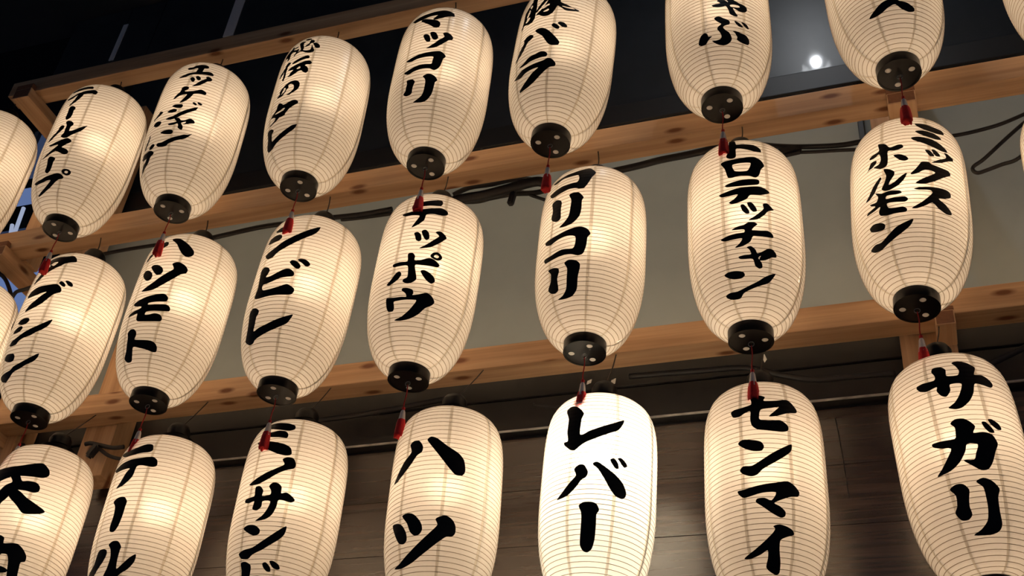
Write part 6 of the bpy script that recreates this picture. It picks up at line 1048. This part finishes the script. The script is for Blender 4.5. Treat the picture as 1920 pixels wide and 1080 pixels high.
# ------------------------------------------------------------------ power cables under the beams
CABLES = {
    'mid_a': (5.5, [(-2.251, 2.15, 2.131), (-2.203, 2.15, 2.127), (-2.148, 2.15, 2.129), (-2.084, 2.15, 2.13), (-1.993, 2.15, 2.129), (-1.94, 2.15, 2.131)]),
    'mid_b': (7, [(-1.822, 2.15, 2.12), (-1.771, 2.15, 2.124), (-1.712, 2.15, 2.129), (-1.644, 2.15, 2.132), (-1.543, 2.15, 2.128), (-1.435, 2.15, 2.123), (-1.345, 2.15, 2.117), (-1.258, 2.15, 2.119)]),
    'mid_c': (13, [(-1.081, 2.14, 2.101), (-1.037, 2.14, 2.105), (-0.992, 2.14, 2.105), (-0.933, 2.14, 2.112), (-0.875, 2.14, 2.121), (-0.839, 2.14, 2.122), (-0.816, 2.14, 2.108)]),
    'mid_c2': (4.5, [(-1.057, 2.17, 2.119), (-1.011, 2.17, 2.113), (-0.959, 2.17, 2.122), (-0.9, 2.17, 2.125), (-0.861, 2.17, 2.102), (-0.828, 2.17, 2.082)]),
    'mid_c3': (7, [(-1.092, 2.17, 2.153), (-1.048, 2.17, 2.171), (-0.986, 2.17, 2.17), (-0.934, 2.17, 2.174), (-0.881, 2.17, 2.166), (-0.842, 2.17, 2.143), (-0.83, 2.17, 2.118), (-0.862, 2.17, 2.113), (-0.922, 2.17, 2.122), (-0.989, 2.17, 2.12)]),
    'mid_b2': (5, [(-1.414, 2.16, 2.119), (-1.349, 2.16, 2.114), (-1.253, 2.16, 2.111)]),
    'mid_d': (9, [(-0.699, 2.15, 2.143), (-0.656, 2.15, 2.126), (-0.621, 2.15, 2.126), (-0.572, 2.15, 2.13), (-0.517, 2.15, 2.137), (-0.449, 2.15, 2.14), (-0.395, 2.15, 2.146), (-0.368, 2.15, 2.159)]),
    'mid_e': (6.5, [(-0.318, 2.17, 2.174), (-0.266, 2.17, 2.151), (-0.202, 2.17, 2.13), (-0.139, 2.17, 2.116), (-0.077, 2.17, 2.107), (-0.027, 2.17, 2.108), (0.022, 2.17, 2.102)]),
    'mid_e2': (4.5, [(-0.216, 2.17, 2.113), (-0.153, 2.17, 2.101), (-0.09, 2.17, 2.092), (-0.029, 2.17, 2.082), (0.008, 2.17, 2.08)]),
    'mid_f': (4.5, [(0.148, 2.19, 2.102), (0.183, 2.19, 2.099), (0.225, 2.19, 2.102), (0.273, 2.19, 2.11), (0.316, 2.19, 2.124), (0.359, 2.19, 2.142)]),
    'mid_g': (4.5, [(0.357, 2.19, 2.126), (0.323, 2.19, 2.098), (0.276, 2.19, 2.055), (0.23, 2.19, 2.011), (0.205, 2.19, 1.993), (0.202, 2.19, 1.98), (0.211, 2.19, 1.971), (0.23, 2.19, 1.975), (0.266, 2.19, 1.986), (0.295, 2.19, 1.993), (0.328, 2.19, 2.019)]),
    'left_a': (6, [(-2.561, 2.11, 2.113), (-2.491, 2.11, 2.064), (-2.455, 2.11, 2.024), (-2.419, 2.11, 1.969), (-2.39, 2.11, 1.907), (-2.363, 2.11, 1.847), (-2.321, 2.11, 1.768)]),
    'left_b': (5.5, [(-2.419, 2.11, 1.969), (-2.413, 2.11, 1.992), (-2.387, 2.11, 1.997), (-2.361, 2.11, 2.003)]),
    'low_a': (6, [(-2.484, 2.31, 1.595), (-2.428, 2.31, 1.594), (-2.372, 2.31, 1.592)]),
    'low_b': (6, [(-2.127, 2.275, 1.55), (-2.11, 2.275, 1.551), (-2.082, 2.275, 1.543), (-2.053, 2.275, 1.534), (-2.025, 2.275, 1.528), (-1.997, 2.275, 1.528)]),
    'low_c': (5, [(-2.078, 2.275, 1.533), (-2.045, 2.275, 1.51), (-2.015, 2.275, 1.497), (-1.978, 2.275, 1.487)]),
    'low_d': (7, [(-1.501, 2.31, 1.57), (-1.409, 2.31, 1.571), (-1.29, 2.31, 1.575), (-1.16, 2.31, 1.587), (-1.075, 2.31, 1.595)]),
    'low_e': (7, [(-0.626, 2.31, 1.6), (-0.535, 2.31, 1.597), (-0.434, 2.31, 1.593), (-0.348, 2.31, 1.588), (-0.265, 2.31, 1.556), (-0.195, 2.31, 1.536), (-0.114, 2.31, 1.534), (-0.024, 2.31, 1.531)]),
    'low_f': (4, [(-0.858, 2.3, 1.543), (-0.803, 2.3, 1.528), (-0.737, 2.3, 1.526)]),
    'low_h': (1.2, [(-0.167, 2.388, 1.481), (-0.163, 2.388, 1.443), (-0.157, 2.388, 1.361), (-0.153, 2.388, 1.276)]),
    'low_g': (7, [(0.151, 2.31, 1.522), (0.196, 2.31, 1.541), (0.248, 2.31, 1.564)]),
}
CLABEL = {
    'mid_a': 'short black cable under the middle beam beside the ハツモト lantern',
    'mid_b': 'black cable between the ハツモト and シビレ lanterns under the middle beam',
    'mid_c': 'thick black cable bundle left of the コリコリ lantern',
    'mid_c2': 'thin black cable sagging below the bundle left of コリコリ',
    'mid_c3': 'black cable looped round the bundle left of the コリコリ lantern',
    'mid_b2': 'short lower black cable left of the テッポウ lantern',
    'mid_d': 'thick taped black cable between コリコリ and トロテッチャン lanterns',
    'mid_e': 'upper black cable between トロテッチャン and ミックスホルモン lanterns',
    'mid_e2': 'lower black cable with connector between トロテッチャン and ミックスホルモン lanterns',
    'mid_f': 'black cable rising right of the ミックスホルモン lantern',
    'mid_g': 'black cable in a hanging loop at the right edge',
    'left_a': 'black cable running down in front of the leftmost middle lantern',
    'left_b': 'short black cable branching right beside the アブシン lantern',
    'low_a': 'black cable at the left edge under the lowest beam',
    'low_b': 'knotted black cable crossing the left post',
    'low_c': 'black cable drooping right of the knot on the left post',
    'low_d': 'black cable along the dark board left of the ハツ lantern',
    'low_e': 'black cable along the dark board above the センマイ lantern',
    'low_f': 'thin black cable left of the レバー lantern',
    'low_h': 'thin cord hanging down the dark siding between the センマイ and サガリ lanterns',
    'low_g': 'black cable above the サガリ lantern at the right edge',
}
for k, (rad, pts) in CABLES.items():
    me = tube_mesh('power_cable', [(p[0], p[1], p[2] + H) for p in pts], rad / 1000.0, 10, 5)
    c = mesh_obj('power_cable', me, M['cable'])
    tag(c, CLABEL[k], 'cable', 'black power cables behind the lanterns')


def connector(name, p, size, rot, parent=None):
    bm = bmesh.new()
    bmesh.ops.create_cube(bm, size=1.0)
    for v in bm.verts:
        v.co = Vector((v.co.x * size[0], v.co.y * size[1], v.co.z * size[2]))
    bmesh.ops.bevel(bm, geom=bm.edges[:], offset=min(size) * 0.25, segments=2, affect='EDGES')
    me = from_bm(name, bm)
    o = mesh_obj(name, me, M['cable'])
    o.location = (p[0], p[1], p[2] + H)
    o.rotation_euler = rot
    return o


CONN = [
    ((-0.912, 2.15, 2.087), (0.016, 0.018, 0.045), 0.15, 'small black plug hanging from the cable bundle'),
    ((-0.203, 2.165, 2.109), (0.06, 0.022, 0.024), -0.08, 'black cable connector between トロテッチャン and ミックスホルモン lanterns'),
    ((-2.086, 2.268, 1.52), (0.022, 0.02, 0.042), 0.5, 'black plug hanging on the left post'),
]
for p, size, ry, lab in CONN:
    tag(connector('cable_plug', p, size, (0, ry, 0)), lab, 'plug')


# small scraps of white tape by the lamp holders
for p, size, ry, lab in (
    ((-0.69, 2.2, 1.521), (0.013, 0.01), 0.2, 'white tape scrap left of the レバー lamp holder'),
    ((-0.633, 2.2, 1.514), (0.013, 0.014), 0.1, 'white tape scrap right of the レバー lamp holder'),
    ((-0.294, 2.215, 1.543), (0.007, 0.016), -0.3, 'white tape scrap under the beam right of the トロテッチャン cap'),
):
    bm = bmesh.new()
    bmesh.ops.create_grid(bm, x_segments=3, y_segments=2, size=0.5)
    for v in bm.verts:
        v.co = Vector((v.co.x * size[0], -0.004 * math.sin(v.co.x * 3.0), v.co.y * size[1]))
    ext = bmesh.ops.extrude_face_region(bm, geom=bm.faces[:])
    for v in [g for g in ext['geom'] if isinstance(g, bmesh.types.BMVert)]:
        v.co.y += 0.0008
    bmesh.ops.recalc_face_normals(bm, faces=bm.faces)
    o = mesh_obj('tape_tag', from_bm('tape_tag', bm), M['tag'])
    o.location = (p[0], p[1], p[2] + H)
    o.rotation_euler = (0, ry, 0)
    tag(o, lab, 'tag')
